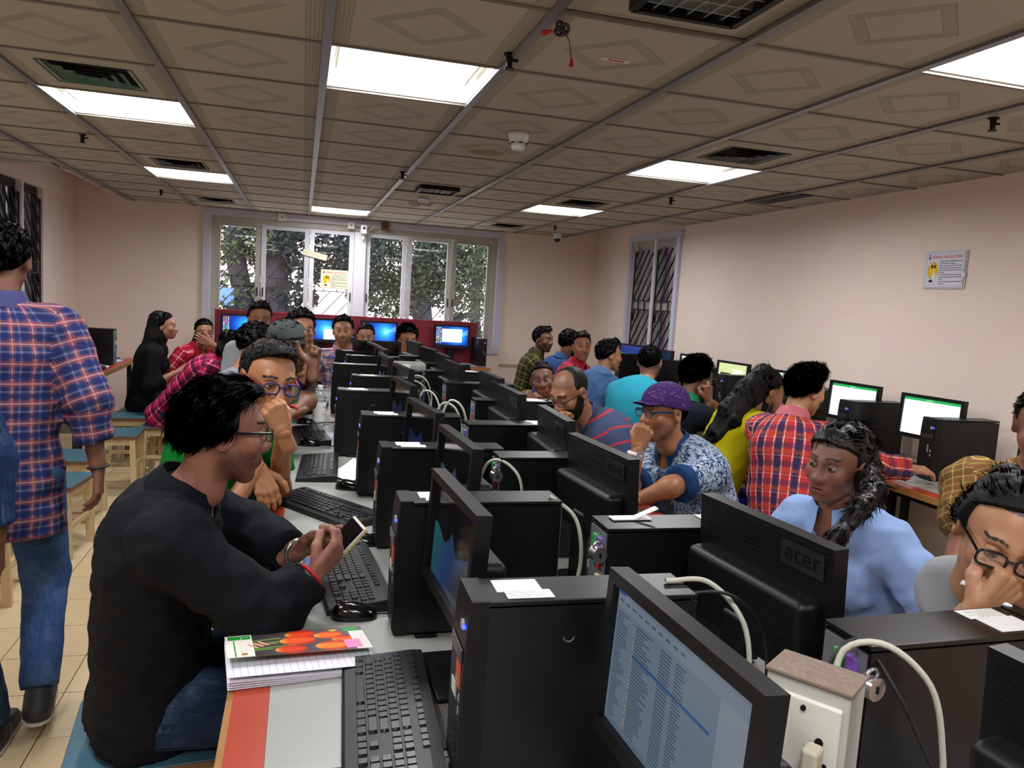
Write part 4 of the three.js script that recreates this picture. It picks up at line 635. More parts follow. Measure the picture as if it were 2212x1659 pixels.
{ const p = dk(688, 935), o = thing('water_bottle', 'clear plastic water bottle with white cap and label', 'bottle', [p.x, DESK, p.z]);
  const pf = [[0.0, 0.002], [0.03, 0.0], [0.034, 0.01], [0.034, 0.06], [0.031, 0.075], [0.034, 0.09], [0.034, 0.15], [0.031, 0.165], [0.033, 0.178], [0.03, 0.2], [0.016, 0.222], [0.0135, 0.228], [0.0135, 0.24]].map((q) => new THREE.Vector2(...q));
  part('bottle_body', new THREE.LatheGeometry(pf, 28), mat(0xf2f6f8, 0.05, { transmission: 1, thickness: 0 , side: THREE.DoubleSide }), o);
  part('cap', new THREE.LatheGeometry([[0, 0.256], [0.014, 0.256], [0.0155, 0.253], [0.0155, 0.232], [0.0135, 0.232]].map((q) => new THREE.Vector2(...q)), 24), white, o);
  const lt = canvasTex(256, 128, (g, w, h) => { g.fillStyle = '#e4e4e0'; g.fillRect(0, 0, w, h); g.fillStyle = '#d88a30'; g.fillRect(128 - 14, 30, 16, 98); g.fillStyle = '#c03038'; g.fillRect(128 - 10, 60, 9, 40); g.fillStyle = '#8a8a88'; g.fillRect(20, 30, 46, 5); g.fillRect(16, 80, 40, 4); g.fillRect(190, 40, 44, 4); g.fillRect(190, 90, 40, 4); });
  part('label', new THREE.CylinderGeometry(0.0345, 0.0345, 0.1, 28, 1, true).translate(0, 0.118, 0), mat(0xffffff, 0.5, { map: lt, side: THREE.DoubleSide }), o); }
[[0.1, -4.62, 0.3, 'white sheets lying between keyboards beyond the bottle'], [0.02, -4.3, -0.2, 'open newspaper page under the forearm with red wristband']].forEach(([x, z, a, l]) => { const o = thing('loose_paper', l, 'paper', [x, DESK, z], a); curled(0.2, 0.28, 0.002, (u, v) => 0.006 * u, paper, 'sheet', o); });
// left wall desk clutter
[[-1.62, -6.55, 0x9ab4c0, 'white and green printed papers on desk beside the stools'], [-1.66, -7.02, 0xb06a9a, 'purple folder on desk beside the woman in black'], [-1.7, -7.65, 0xd0d0d4, 'stack of white papers at far end of desk by stools']].forEach(([x, z, c, l], i) => { const o = thing(i === 1 ? 'folder' : 'paper_stack', l, i === 1 ? 'folder' : 'papers', [x, DESK, z], 0.2 * (i - 1)); for (let k = 0; k < 3; k++) part('sheet', bx(0.22, 0.003, 0.3).rotateY(k * 0.2).translate(0, 0.0016 + k * 0.0032, 0), k === 2 ? mat(c, 0.7) : paper, o); });
{ const o = thing('black_pouch', 'small black pouch on desk papers beside the stools', 'pouch', [-1.62, DESK + 0.0012, -6.88]); part('pouch', rb(0.2, 0.03, 0.1, 0, 0.016, 0, 0.012, 3), mat(0x101014, 0.7), o); part('zip', tube([V(-0.09, 0.031, 0), V(0, 0.0325, 0.004), V(0.09, 0.031, 0)], 0.002, 12, 5), chrome, o); }
{ const o = thing('cap', 'blue and olive cap lying on papers at desk end', 'cap', [-1.72, DESK + 0.0112, -7.72]); part('crown', new THREE.SphereGeometry(0.085, 20, 10, 0, 6.3, 0, Math.PI / 2), mat(0x30362c, 0.8), o); part('brim', cyl(0.09, 0.09, 0.006, 0.05, 0.005, 0, 24), mat(0x2a3a80, 0.8), o); }
{ const o = thing('papers_bundle', 'pink and white papers near end of the desk by dark tower', 'papers', [1.1, DESK, -5.95], 0.2); for (let k = 0; k < 3; k++) part('sheet', bx(0.2, 0.004, 0.28).rotateY(k * 0.15).translate(0, 0.002 + k * 0.0042, 0), k === 1 ? mat(0xb04a6a, 0.7) : mat(0xd8b8d0, 0.7), o); }
{ const o = thing('handbag', 'glossy pink handbag top showing behind blue floral shirt', 'bag', [1.945, 0.0, -3.14], 1.57); part('bag_body', rb(0.28, 0.26, 0.1, 0, 0.53, 0, 0.045, 4), mat(0xa83a68, 0.25), o); part('bag_base', rb(0.26, 0.4, 0.1, 0, 0.2, 0, 0.02, 2), mat(0x8c6a44, 0.6), o); part('strap', tube([V(-0.1, 0.62, 0), V(-0.06, 0.7, 0), V(0.06, 0.7, 0), V(0.1, 0.62, 0)], 0.008, 20, 6), mat(0x8a2c54, 0.3), o); }
{ const o = thing('mouse_pad', 'ribbed grey mat beneath the near tower and monitor', 'mat', [0.335, DESK, -1.33], 0.0); part('pad', rb(0.17, 0.003, 0.24, 0, 0.0015, 0, 0.001), mat(0x4b4844, 0.8), o); for (let k = 0; k < 22; k++) part('pad_rib', bx(0.002, 0.001, 0.236, -0.078 + k * 0.0074, 0.0034, 0), mat(0x5c5852, 0.8), o); }
// ---------- people: distance fields meshed with surface nets ----------
// primitives: function of a point -> distance, with a bounding sphere
const _v = V(0, 0, 0);
const hyp = (a, b, c = 0) => Math.sqrt(a * a + b * b + c * c);
function cap(a, b, ra, rb = ra, flat) {            // tapered capsule; flat = [axis, factor] squashes it along axis; cut = flat end at b
  const bax = b.x - a.x, bay = b.y - a.y, baz = b.z - a.z, L2 = bax * bax + bay * bay + baz * baz || 1e-9, s2 = flat ? flat[1] * flat[1] - 1 : 0, n = flat ? flat[0] : null, cutB = flat && flat[2], L = Math.sqrt(L2);
  const f = (x, y, z) => {
    const px = x - a.x, py = y - a.y, pz = z - a.z; let t0 = (px * bax + py * bay + pz * baz) / L2; const t = t0 < 0 ? 0 : t0 > 1 ? 1 : t0;
    const qx = px - bax * t, qy = py - bay * t, qz = pz - baz * t; let q2 = qx * qx + qy * qy + qz * qz;
    if (n) { const w = qx * n.x + qy * n.y + qz * n.z; q2 += s2 * w * w; }
    let d = Math.sqrt(q2) - (ra + (rb - ra) * t);
    if (cutB) { const e = (t0 - 1) * L; if (e > d) d = e; }
    return d;
  };
  return { f, c: [(a.x + b.x) / 2, (a.y + b.y) / 2, (a.z + b.z) / 2], r: L / 2 + Math.max(ra, rb), a, b };
}
const cut = (a, b, ra, rb, ax = V(0, 0, 1), fl = 1) => cap(a, b, ra, rb, [ax, fl, true]);
function ell(c, rx, ry, rz, q) {                   // ellipsoid, q = orientation
  const iq = q ? q.clone().invert() : null;
  return { f: (x, y, z) => { let p = _v.set(x - c.x, y - c.y, z - c.z); if (iq) p.applyQuaternion(iq); const k0 = hyp(p.x / rx, p.y / ry, p.z / rz), k1 = hyp(p.x / (rx * rx), p.y / (ry * ry), p.z / (rz * rz)); return k1 < 1e-9 ? -Math.min(rx, ry, rz) : k0 * (k0 - 1) / k1; }, c: [c.x, c.y, c.z], r: Math.max(rx, ry, rz) };
}
function nets(prims, cell, k, post) {
  const B = 8, N = B + 1;
  let lo = [1e9, 1e9, 1e9], hi = [-1e9, -1e9, -1e9];
  for (const p of prims) for (let i = 0; i < 3; i++) { lo[i] = Math.min(lo[i], p.c[i] - p.r - k - 2 * cell); hi[i] = Math.max(hi[i], p.c[i] + p.r + k + 2 * cell); }
  const nb = [0, 1, 2].map((i) => Math.ceil((hi[i] - lo[i]) / (cell * B))), nx = nb[0] * B + 2, ny = nb[1] * B + 2;
  const R = cell * B * 0.867, verts = new Map(), pos = [], blocks = [];
  const act = [];
  const val = (x, y, z, list) => {
    let d = 1e9; for (let i = 0; i < list.length; i++) { const e = list[i].f(x, y, z), h = k - Math.abs(d - e); d = Math.min(d, e); if (h > 0) d -= h * h / (4 * k); }
    return post ? post(d, x, y, z) : d;
  };
  for (let bz = 0; bz < nb[2]; bz++) for (let by = 0; by < nb[1]; by++) for (let bx_ = 0; bx_ < nb[0]; bx_++) {
    const ox = lo[0] + bx_ * B * cell, oy = lo[1] + by * B * cell, oz = lo[2] + bz * B * cell, cx = ox + B * cell / 2, cy = oy + B * cell / 2, cz = oz + B * cell / 2;
    const list = []; let dm = 1e9; act.length = 0;
    for (const p of prims) { if (hyp(cx - p.c[0], cy - p.c[1], cz - p.c[2]) - p.r > R * 1.9 + k) continue; const e = p.f(cx, cy, cz); act.push(e); list.push(p); if (e < dm) dm = e; }
    if (!list.length || dm > R * 1.9 + k || (!post && dm < -R * 1.9)) continue;
    const use = list.filter((p, i) => act[i] < dm + 3.2 * R + k);
    const s = new Float32Array(N * N * N); let neg = 0;
    for (let z = 0, q = 0; z < N; z++) for (let y = 0; y < N; y++) for (let x = 0; x < N; x++, q++) { const d = val(ox + x * cell, oy + y * cell, oz + z * cell, use); s[q] = d; if (d < 0) neg++; }
    if (!neg || neg === s.length) continue;
    blocks.push([bx_, by, bz, s]);
    for (let z = 0; z < B; z++) for (let y = 0; y < B; y++) for (let x = 0; x < B; x++) {
      let m = 0, n = 0, vx = 0, vy = 0, vz = 0; const q = x + N * (y + N * z);
      const c = [s[q], s[q + 1], s[q + N], s[q + N + 1], s[q + N * N], s[q + N * N + 1], s[q + N * N + N], s[q + N * N + N + 1]];
      for (let i = 0; i < 8; i++) if (c[i] < 0) m |= 1 << i;
      if (!m || m === 255) continue;
      for (let i = 0; i < 8; i++) for (let e = 0; e < 3; e++) { const j = i | (1 << e); if (j === i || (c[i] < 0) === (c[j] < 0)) continue; const t = c[i] / (c[i] - c[j]); n++; vx += (i & 1) + (e === 0 ? t : 0); vy += ((i >> 1) & 1) + (e === 1 ? t : 0); vz += ((i >> 2) & 1) + (e === 2 ? t : 0); }
      verts.set((bx_ * B + x) + nx * ((by * B + y) + ny * (bz * B + z)), pos.length / 3);
      pos.push(ox + (x + vx / n) * cell, oy + (y + vy / n) * cell, oz + (z + vz / n) * cell);
    }
  }
  const idx = [], st = [1, nx, nx * ny];
  for (const [bx_, by, bz, s] of blocks) for (let z = 0; z < B; z++) for (let y = 0; y < B; y++) for (let x = 0; x < B; x++) {
    const q = x + N * (y + N * z), d0 = s[q] < 0, base = (bx_ * B + x) + nx * ((by * B + y) + ny * (bz * B + z));
    for (let e = 0; e < 3; e++) {
      const d1 = s[q + [1, N, N * N][e]] < 0; if (d0 === d1) continue;
      const u = st[(e + 1) % 3], w = st[(e + 2) % 3], a = verts.get(base - u - w), b = verts.get(base - w), c = verts.get(base), d = verts.get(base - u);
      if (a === undefined || b === undefined || c === undefined || d === undefined) continue;
      if (d0) idx.push(a, b, c, a, c, d); else idx.push(a, c, b, a, d, c);
    }
  }
  const g = new THREE.BufferGeometry(); g.setAttribute('position', new THREE.Float32BufferAttribute(pos, 3)); g.setIndex(idx); g.computeVertexNormals();
  return g;
}
const C = (h) => { const c = new THREE.Color(h); return [c.r, c.g, c.b]; };
const mixC = (a, b, t) => [a[0] + (b[0] - a[0]) * t, a[1] + (b[1] - a[1]) * t, a[2] + (b[2] - a[2]) * t];
function paint(g, fn) { const p = g.attributes.position, c = new Float32Array(p.count * 3); for (let i = 0; i < p.count; i++) { const q = fn(p.getX(i), p.getY(i), p.getZ(i)); c.set(q, i * 3); } g.setAttribute('color', new THREE.BufferAttribute(c, 3)); return g; }
function joinColored(list) { return mergeGeometries(list.map((g) => { const n = g.index ? g.toNonIndexed() : g; for (const k of Object.keys(n.attributes)) if (!['position', 'normal', 'color'].includes(k)) n.deleteAttribute(k); return n; })); }
// cloth coordinates in metres, wound round the nearest bone
function clothUV(g0, bones) {
  const g = g0.toNonIndexed(), p = g.attributes.position, uv = new Float32Array(p.count * 2), c = V(0, 0, 0), q = V(0, 0, 0);
  for (const b of bones) { b.ax = b.b.clone().sub(b.a); b.len = b.ax.length(); b.ax.normalize(); b.u = b.ref.clone().addScaledVector(b.ax, -b.ref.dot(b.ax)).normalize(); b.w = b.ax.clone().cross(b.u); }
  for (let i = 0; i < p.count; i += 3) {
    c.set(0, 0, 0); for (let k = 0; k < 3; k++) c.add(q.set(p.getX(i + k), p.getY(i + k), p.getZ(i + k))); c.multiplyScalar(1 / 3);
    let best = null, bd = 1e9; for (const b of bones) { q.copy(c).sub(b.a); const t = Math.max(0, Math.min(b.len, q.dot(b.ax))); const d = q.addScaledVector(b.ax, -t).length() - b.r; if (d < bd) { bd = d; best = b; } }
    q.copy(c).sub(best.a); const ca = Math.atan2(q.dot(best.w), q.dot(best.u));
    for (let k = 0; k < 3; k++) { q.set(p.getX(i + k), p.getY(i + k), p.getZ(i + k)).sub(best.a); let a = Math.atan2(q.dot(best.w), q.dot(best.u)); if (a - ca > Math.PI) a -= 2 * Math.PI; if (a - ca < -Math.PI) a += 2 * Math.PI; uv[(i + k) * 2] = a * best.r * 1.1; uv[(i + k) * 2 + 1] = q.dot(best.ax); }
  }
  g.setAttribute('uv', new THREE.BufferAttribute(uv, 2)); return g;
}
const skinMat = mat(0xffffff, 0.5, { vertexColors: true }), hairMat = (c) => mat(c, 0.48);

// fabrics: one canvas per pattern, size in metres per repeat
function fabric(size, draw, r = 0.85) { const t = canvasTex(256, 256, draw); t.repeat.set(1 / size, 1 / size); return new THREE.MeshPhysicalMaterial({ color: 0xffffff, roughness: r, map: t, specularIntensity: 0.25 }); }
const plaid = (size, base, bands) => fabric(size, (g, w, h) => {
  g.fillStyle = base; g.fillRect(0, 0, w, h);
  for (const dir of [0, 1]) for (const [p, s, c, a = 0.55] of bands) { g.globalAlpha = a; g.fillStyle = c; if (dir) g.fillRect(0, p * h, w, s * h); else g.fillRect(p * w, 0, s * w, h); }
  g.globalAlpha = 0.1; speck(g, w, h, 1500, ['#fff', '#000'], 1, 2); g.globalAlpha = 1;
});
const weave = canvasTex(256, 256, (g, w, h) => { g.fillStyle = '#f4f4f4'; g.fillRect(0, 0, w, h); g.globalAlpha = 0.06; speck(g, w, h, 5000, ['#fff', '#888'], 1, 2.5); g.globalAlpha = 1; }); weave.repeat.set(4, 4);
const plainSet = {}; const plain = (c, r = 0.85) => plainSet[c + r] ??= new THREE.MeshPhysicalMaterial({ color: c, roughness: r, map: weave, specularIntensity: 0.25 });
const denimSet = {}; const denim = (c) => denimSet[c] ??= fabric(0.3, (g, w, h) => { g.fillStyle = c; g.fillRect(0, 0, w, h); g.globalAlpha = 0.12; for (let i = 0; i < 260; i++) { g.fillStyle = rnd() < 0.55 ? '#9db4d0' : '#101828'; g.fillRect(rnd(0, w), rnd(0, h), rnd(1, 3), rnd(10, 60)); } g.globalAlpha = 0.06; for (let i = 0; i < 40; i++) { g.fillStyle = rnd() < 0.5 ? '#b8c8dc' : '#141c2c'; g.beginPath(); g.ellipse(rnd(0, w), rnd(0, h), rnd(10, 50), rnd(8, 30), 0, 0, 7); g.fill(); } g.globalAlpha = 1; }, 0.9);

const HAIR = 0x0d0b0b;
function headGeo(S, cell) {      // head-local mesh: +z face, +y up; returns geometry in local metres
  const fm = S.fem ? 1 : 0;
  const P = [ell(V(0, 0.034, -0.014), 0.075, 0.084, 0.096), ell(V(0, -0.03, 0.022), 0.060 * (S.wide ?? 1), 0.078, 0.066), cap(V(0.05, -0.045, 0.0), V(0.018, -0.098 + 0.01 * fm, 0.058), 0.02 - 0.004 * fm, 0.018 - 0.003 * fm), cap(V(-0.05, -0.045, 0.0), V(-0.018, -0.098 + 0.01 * fm, 0.058), 0.02 - 0.004 * fm, 0.018 - 0.003 * fm), ell(V(0, -0.1 + 0.009 * fm, 0.062), 0.022 - 0.004 * fm, 0.016, 0.018), ell(V(0.04, -0.018, 0.058), 0.024, 0.024, 0.022), ell(V(-0.04, -0.018, 0.058), 0.024, 0.024, 0.022), cap(V(-0.034, 0.034, 0.074), V(0.034, 0.034, 0.074), 0.011 - 0.004 * fm), cap(V(0, 0.022, 0.084), V(0, -0.022, 0.106 - 0.003 * fm), 0.008 - 0.0015 * fm, 0.012 - 0.002 * fm), ell(V(0.011, -0.03, 0.094), 0.009, 0.008, 0.011), ell(V(-0.011, -0.03, 0.094), 0.009, 0.008, 0.011), cap(V(-0.02, -0.056, 0.08), V(0.02, -0.056, 0.08), 0.0075), cap(V(-0.017, -0.067, 0.08), V(0.017, -0.067, 0.08), 0.008 + 0.001 * fm), cap(V(0, -0.05, -0.03), V(0, -0.14, -0.035), 0.052, 0.054)];
  const ears = [];
  for (const s of [-1, 1]) { const q = new THREE.Quaternion().setFromEuler(new THREE.Euler(0.15, s * 0.35, 0)); ears.push(ell(V(s * 0.079, 0.0, -0.016), 0.009, 0.031, 0.019, q)); }
  const post = (d, x, y, z) => {
    const ax = Math.abs(x);
    let e = 0.0155 - hyp((ax - 0.031) * 0.8, (y - 0.012) * 1.15, z - 0.0935); const h = 0.012 - Math.abs(e - d); d = Math.max(d, e) + (h > 0 ? h * h / 0.048 : 0);      // sockets
    for (const r of ears) { const q = r.f(x, y, z), hh = 0.008 - Math.abs(q - d); d = Math.min(d, q) - (hh > 0 ? hh * hh / 0.032 : 0); }
    const con = 0.0105 - hyp((ax - 0.089) * 1.3, (y - 0.004) * 0.55, (z + 0.012) * 0.9); const h2 = 0.006 - Math.abs(con - d); d = Math.max(d, con) + (h2 > 0 ? h2 * h2 / 0.024 : 0);
    const mouth = 0.002 - hyp(Math.max(0, ax - 0.018), (y + 0.0615) * 1, Math.max(0, 0.082 - z)) ; if (mouth > d) d = mouth;
    return d;
  };
  const g = nets([...P, ...ears], cell, 0.022, post);
  const sk = S.skinC, lip = mixC(sk, C(0x7a3a34), S.lips ?? 0.35), brow = C(0x120d0c), st = mixC(sk, C(0x18110f), S.stubble ?? 0), flush = mixC(sk, C(0xa84a38), 0.12);
  paint(g, (x, y, z) => {
    const ax = Math.abs(x); let c = sk;
    if (z > 0.03 && y < -0.0) c = mixC(c, flush, 0.5);
    if (S.stubble) { const ss = (a, b, v) => { const t = Math.max(0, Math.min(1, (v - a) / (b - a))); return t * t * (3 - 2 * t); }; const jaw = ss(-0.02, -0.045, y + 0.25 * Math.max(0, z - 0.03)) * ss(-0.04, -0.005, z) * ss(-0.122, -0.1, y), mu = ss(0.01, 0.004, Math.abs(y + 0.045)) * ss(0.036, 0.028, ax) * (z > 0.07 ? 1 : 0); const mo = ax < 0.02 && y > -0.075 && y < -0.05 && z > 0.07 ? 0 : 1; c = mixC(c, st, Math.max(jaw, mu) * mo * (0.8 + 0.4 * noise(x * 160, y * 160, z * 160))); }
    if (ax < 0.024 && y > -0.075 && y < -0.0495 && z > 0.074) c = lip;
    const by = 0.036 + 0.006 * (1 - Math.abs(ax - 0.03) / 0.02); if (ax > 0.012 && ax < 0.05 && Math.abs(y - by) < 0.0036 - 0.0008 * fm && z > 0.04) c = brow;
    if (!S.hair.none && hairPlane(y, z, S.hair) < -0.012 && ax < 0.079 && (z < 0.0 || y > (S.hair.front ?? 0.066) + 0.022 + (S.hair.bald ? -0.03 : 0))) c = mixC(c, C(0x14100e), S.hair.bald ? 0.45 : 0.85);
    if (y > -0.03 && y < 0.03 && ax > 0.078) c = mixC(sk, C(0x8a4030), 0.15);
    return c;
  });
  const out = [g];
  for (const s of [-1, 1]) {
    const e = new THREE.SphereGeometry(0.0122, 16, 12).translate(s * 0.031, 0.012, 0.0755), dir = S.gaze ?? [0, 0];
    paint(e, (x, y, z) => { const u = (x - s * 0.031) / 0.0122 - dir[0], v = (y - 0.012) / 0.0122 - dir[1], w = z - 0.0755; const r = hyp(u, v); return w < 0 || r > 0.52 ? C(0x9c948e) : r > 0.22 ? C(0x2a1810) : C(0x050404); }); out.push(e);
    const open = S.eyes ?? 0.72, lid = new THREE.SphereGeometry(0.0138, 16, 8, 0, 6.2832, 0, 1.02 + 0.5 * (1 - open)).rotateX(0.25).translate(s * 0.031, 0.012, 0.0752), low = new THREE.SphereGeometry(0.0136, 16, 8, 0, 6.2832, 1.98, 1.16).translate(s * 0.031, 0.012, 0.0752);
    for (const l of [lid, low]) { paint(l, () => mixC(sk, C(0x3a2018), 0.22)); out.push(l); }
  }
  return joinColored(out);
}
const hairPlane = (y, z, h) => (h.line ?? 0.012) + 0.72 * z - y;      // negative above the hairline
function hairGeo(S, cell) {
  const h = S.hair, o = h.vol ?? 0.014;
  const P = [ell(V(0, 0.036, -0.016), 0.076 + o * 0.7, 0.084 + o, 0.098 + o * 0.8)];
  if (h.quiff) P.push(ell(V(0, 0.105, 0.04), 0.055, 0.026 + h.quiff, 0.04));
  if (h.side) P.push(ell(V(0.075, 0.01, -0.02), 0.02, 0.05, 0.035), ell(V(-0.075, 0.01, -0.02), 0.02, 0.05, 0.035));
  if (h.bun) P.push(ell(V(0, 0.05, -0.135), 0.045, 0.045, 0.045));
  const A = h.tuft ?? 0.006, fq = h.freq ?? 45;
  return nets(P, cell, 0.02, (d, x, y, z) => {
    if (d > 0.03) return d;
    d += A * noise(x * fq, y * fq * 0.6, z * fq * 0.8) + A * 0.6 * noise(x * fq * 2.1, y * fq, z * fq * 1.7);
    let pl = hairPlane(y, z, h) * 0.8; const side = Math.abs(x);
    if (h.recede) pl = Math.max(pl, -(0.0 - (z - 0.02)) * 0.5 - (y - 0.09) * 0);          // thin crown over the forehead
    if (h.bald) pl = Math.max(pl, 0.078 - hyp(x, y - 0.105, z - 0.055));
    if (h.part) pl = Math.max(pl, 0.0035 - Math.abs(x - 0.012) - Math.max(0, 0.1 - y) * 0.3);
    // keep the face and ears free
    const face = Math.min(0.062 - side * 0.45 + 0, z - 0.012) - Math.max(0, y - (h.front ?? 0.066)) * 1.4; if (face > 0 && y < 0.13) pl = Math.max(pl, Math.min(face, 0.02));
    d += Math.max(0, pl + 0.022) * 0.42;
    return Math.max(d, pl);
  });
}
// loose strands growing from a hair mass
function strandGeo(g, n, len, wid, flow, lift, rough, bend, ctr) {
  const p = g.attributes.position, ix = g.index, nr = g.attributes.normal, T_ = (ix ? ix.count : p.count) / 3, cum = new Float32Array(T_); let tot = 0;
  const at = (k) => (ix ? ix.getX(k) : k), a = V(0, 0, 0), b = V(0, 0, 0), c = V(0, 0, 0), q = V(0, 0, 0), m = V(0, 0, 0), d = V(0, 0, 0), e = V(0, 0, 0), w = V(0, 0, 0);
  for (let i = 0; i < T_; i++) { a.fromBufferAttribute(p, at(i * 3)); b.fromBufferAttribute(p, at(i * 3 + 1)).sub(a); c.fromBufferAttribute(p, at(i * 3 + 2)).sub(a); tot += b.cross(c).length(); cum[i] = tot; }
  let tries = 0; const pos = new Float32Array(n * 27), nor = new Float32Array(n * 27);
  for (let k = 0; k < n; k++) {
    const r = rnd(0, tot); let lo = 0, hi = T_ - 1; while (lo < hi) { const h = (lo + hi) >> 1; if (cum[h] < r) lo = h + 1; else hi = h; }
    let u = rnd(), v = rnd(); if (u + v > 1) { u = 1 - u; v = 1 - v; }
    q.fromBufferAttribute(p, at(lo * 3)).multiplyScalar(1 - u - v); q.addScaledVector(a.fromBufferAttribute(p, at(lo * 3 + 1)), u).addScaledVector(a.fromBufferAttribute(p, at(lo * 3 + 2)), v);
    m.fromBufferAttribute(nr, at(lo * 3)); if (ctr) { e.copy(q).sub(ctr).normalize(); if (e.dot(m) < 0.55) { if (tries++ < n) k--; continue; } } q.addScaledVector(m, -0.003); const smooth = lift < 0.1;
    flow(q, d); d.addScaledVector(m, -d.dot(m)).normalize().addScaledVector(m, lift * rnd(0.4, 1.4)).add(e.set(rnd(-1, 1), rnd(-1, 1), rnd(-1, 1)).multiplyScalar(rough)).normalize();
    const L = len * rnd(0.5, 1.2), wd = wid * rnd(0.6, 1.2); w.copy(d).cross(m).normalize().multiplyScalar(wd);
    if (smooth && bend) d.addScaledVector(m, -L * 0.2 / 0.085).normalize(); a.copy(q).addScaledVector(d, L * 0.55); d.addScaledVector(m, smooth ? (bend ? -L * 0.6 / 0.085 : -0.05) : -lift * 0.9 - 0.12).normalize(); b.copy(a).addScaledVector(d, L * 0.5);
    const P = [q.clone().add(w), q.clone().sub(w), a.clone().add(w), q.clone().sub(w), a.clone().sub(w), a.clone().add(w), a.clone().add(w), a.clone().sub(w), b];
    P.forEach((t, j) => { pos.set([t.x, t.y, t.z], k * 27 + j * 3); nor.set([m.x, m.y, m.z], k * 27 + j * 3); });
  }
  const o = new THREE.BufferGeometry(); o.setAttribute('position', new THREE.BufferAttribute(pos, 3)); o.setAttribute('normal', new THREE.BufferAttribute(nor, 3)); return o;
}
function handGeo(S, cell, side, pose) {     // +y fingers, +z palm side, thumb towards x*side
  const P = [], X = (v) => v * side, curl = { fist: [1.35, 1.5, 0.9], relaxed: [0.35, 0.45, 0.3], flat: [0.08, 0.1, 0.05], hold: [0.8, 0.8, 0.5], two: null }[pose] ?? [0.35, 0.45, 0.3];
  const fing = [[0.03, 0.088, 0.072], [0.0105, 0.092, 0.08], [-0.0095, 0.089, 0.074], [-0.028, 0.08, 0.058]];
  fing.forEach(([x, y, len], i) => {
    const root = V(X(x), y, 0), c = pose === 'two' ? (i < 2 ? [0.05, 0.05, 0.02] : [1.3, 1.5, 0.8]) : curl, spread = (pose === 'flat' || pose === 'two' ? 0.1 : 0.03) * (1.5 - i);
    P.push(cap(V(X(x * 0.55), 0.008, -0.002), root, 0.0145, 0.0115));
    let a = 0, p = root; [0.44, 0.31, 0.25].forEach((f, j) => { a += c[j]; const q = p.clone().add(V(X(spread) * Math.cos(a), Math.cos(a), Math.sin(a)).multiplyScalar(len * f)); P.push(cap(p, q, 0.0095 - j * 0.0011, 0.0087 - j * 0.0011)); p = q; });
  });
  const t0 = V(X(0.02), 0.025, 0.004), open = pose === 'flat', cl = pose === 'fist' || pose === 'hold';
  const t1 = t0.clone().add(cl ? V(X(0.022), 0.03, 0.022) : V(X(0.032), 0.03, 0.008)), t2 = t1.clone().add(cl ? V(X(-0.004), 0.028, 0.018) : V(X(0.014), 0.03, 0.006)), t3 = t2.clone().add(cl ? V(X(-0.02), 0.014, 0.008) : V(X(0.003), 0.025, 0.006));
  P.push(cap(t0, t1, 0.016, 0.0125), cap(t1, t2, 0.0115, 0.0105), cap(t2, t3, 0.0105, 0.0085), cap(V(0, -0.05, 0), V(0, 0.012, 0), 0.026, 0.026, [V(0, 0, 1), 1.25]));
  const g = nets(P, cell, 0.007); const dk_ = mixC(S.skinC, C(0x5a2c20), 0.2); return paint(g, (x, y, z) => (z > 0.012 && y < 0.09 ? mixC(S.skinC, C(0xd0a088), 0.18) : y > 0.15 ? mixC(S.skinC, C(0xd8b0a0), 0.15) : noise(x * 90, y * 90, z * 90) > 0.25 ? mixC(S.skinC, dk_, 0.4) : S.skinC));
}
const q4 = (yaw, pitch = 0, roll = 0) => new THREE.Quaternion().setFromEuler(new THREE.Euler(pitch, yaw, roll, 'YXZ'));
const deg = Math.PI / 180;
function ik(a, target, l1, l2, pole) {
  const v = target.clone().sub(a); let d = v.length(); const dir = v.clone().normalize(); d = Math.max(0.12, Math.min(d, (l1 + l2) * 0.995));
  const end = a.clone().addScaledVector(dir, d), x = (l1 * l1 - l2 * l2 + d * d) / (2 * d), hgt = Math.sqrt(Math.max(0, l1 * l1 - x * x)), po = pole.clone().addScaledVector(dir, -pole.dot(dir)).normalize();
  return [a.clone().addScaledVector(dir, x).addScaledVector(po, hgt), end];
}
const rimCurve = (s) => new THREE.CatmullRomCurve3(Array.from({ length: 20 }, (_, i) => { const a = i * Math.PI / 10, p = (v) => Math.sign(v) * Math.pow(Math.abs(v), 0.6); return V(s * 0.0325 + 0.0245 * p(Math.cos(a)), 0.008 + 0.0165 * p(Math.sin(a)), 0.101); }), true);
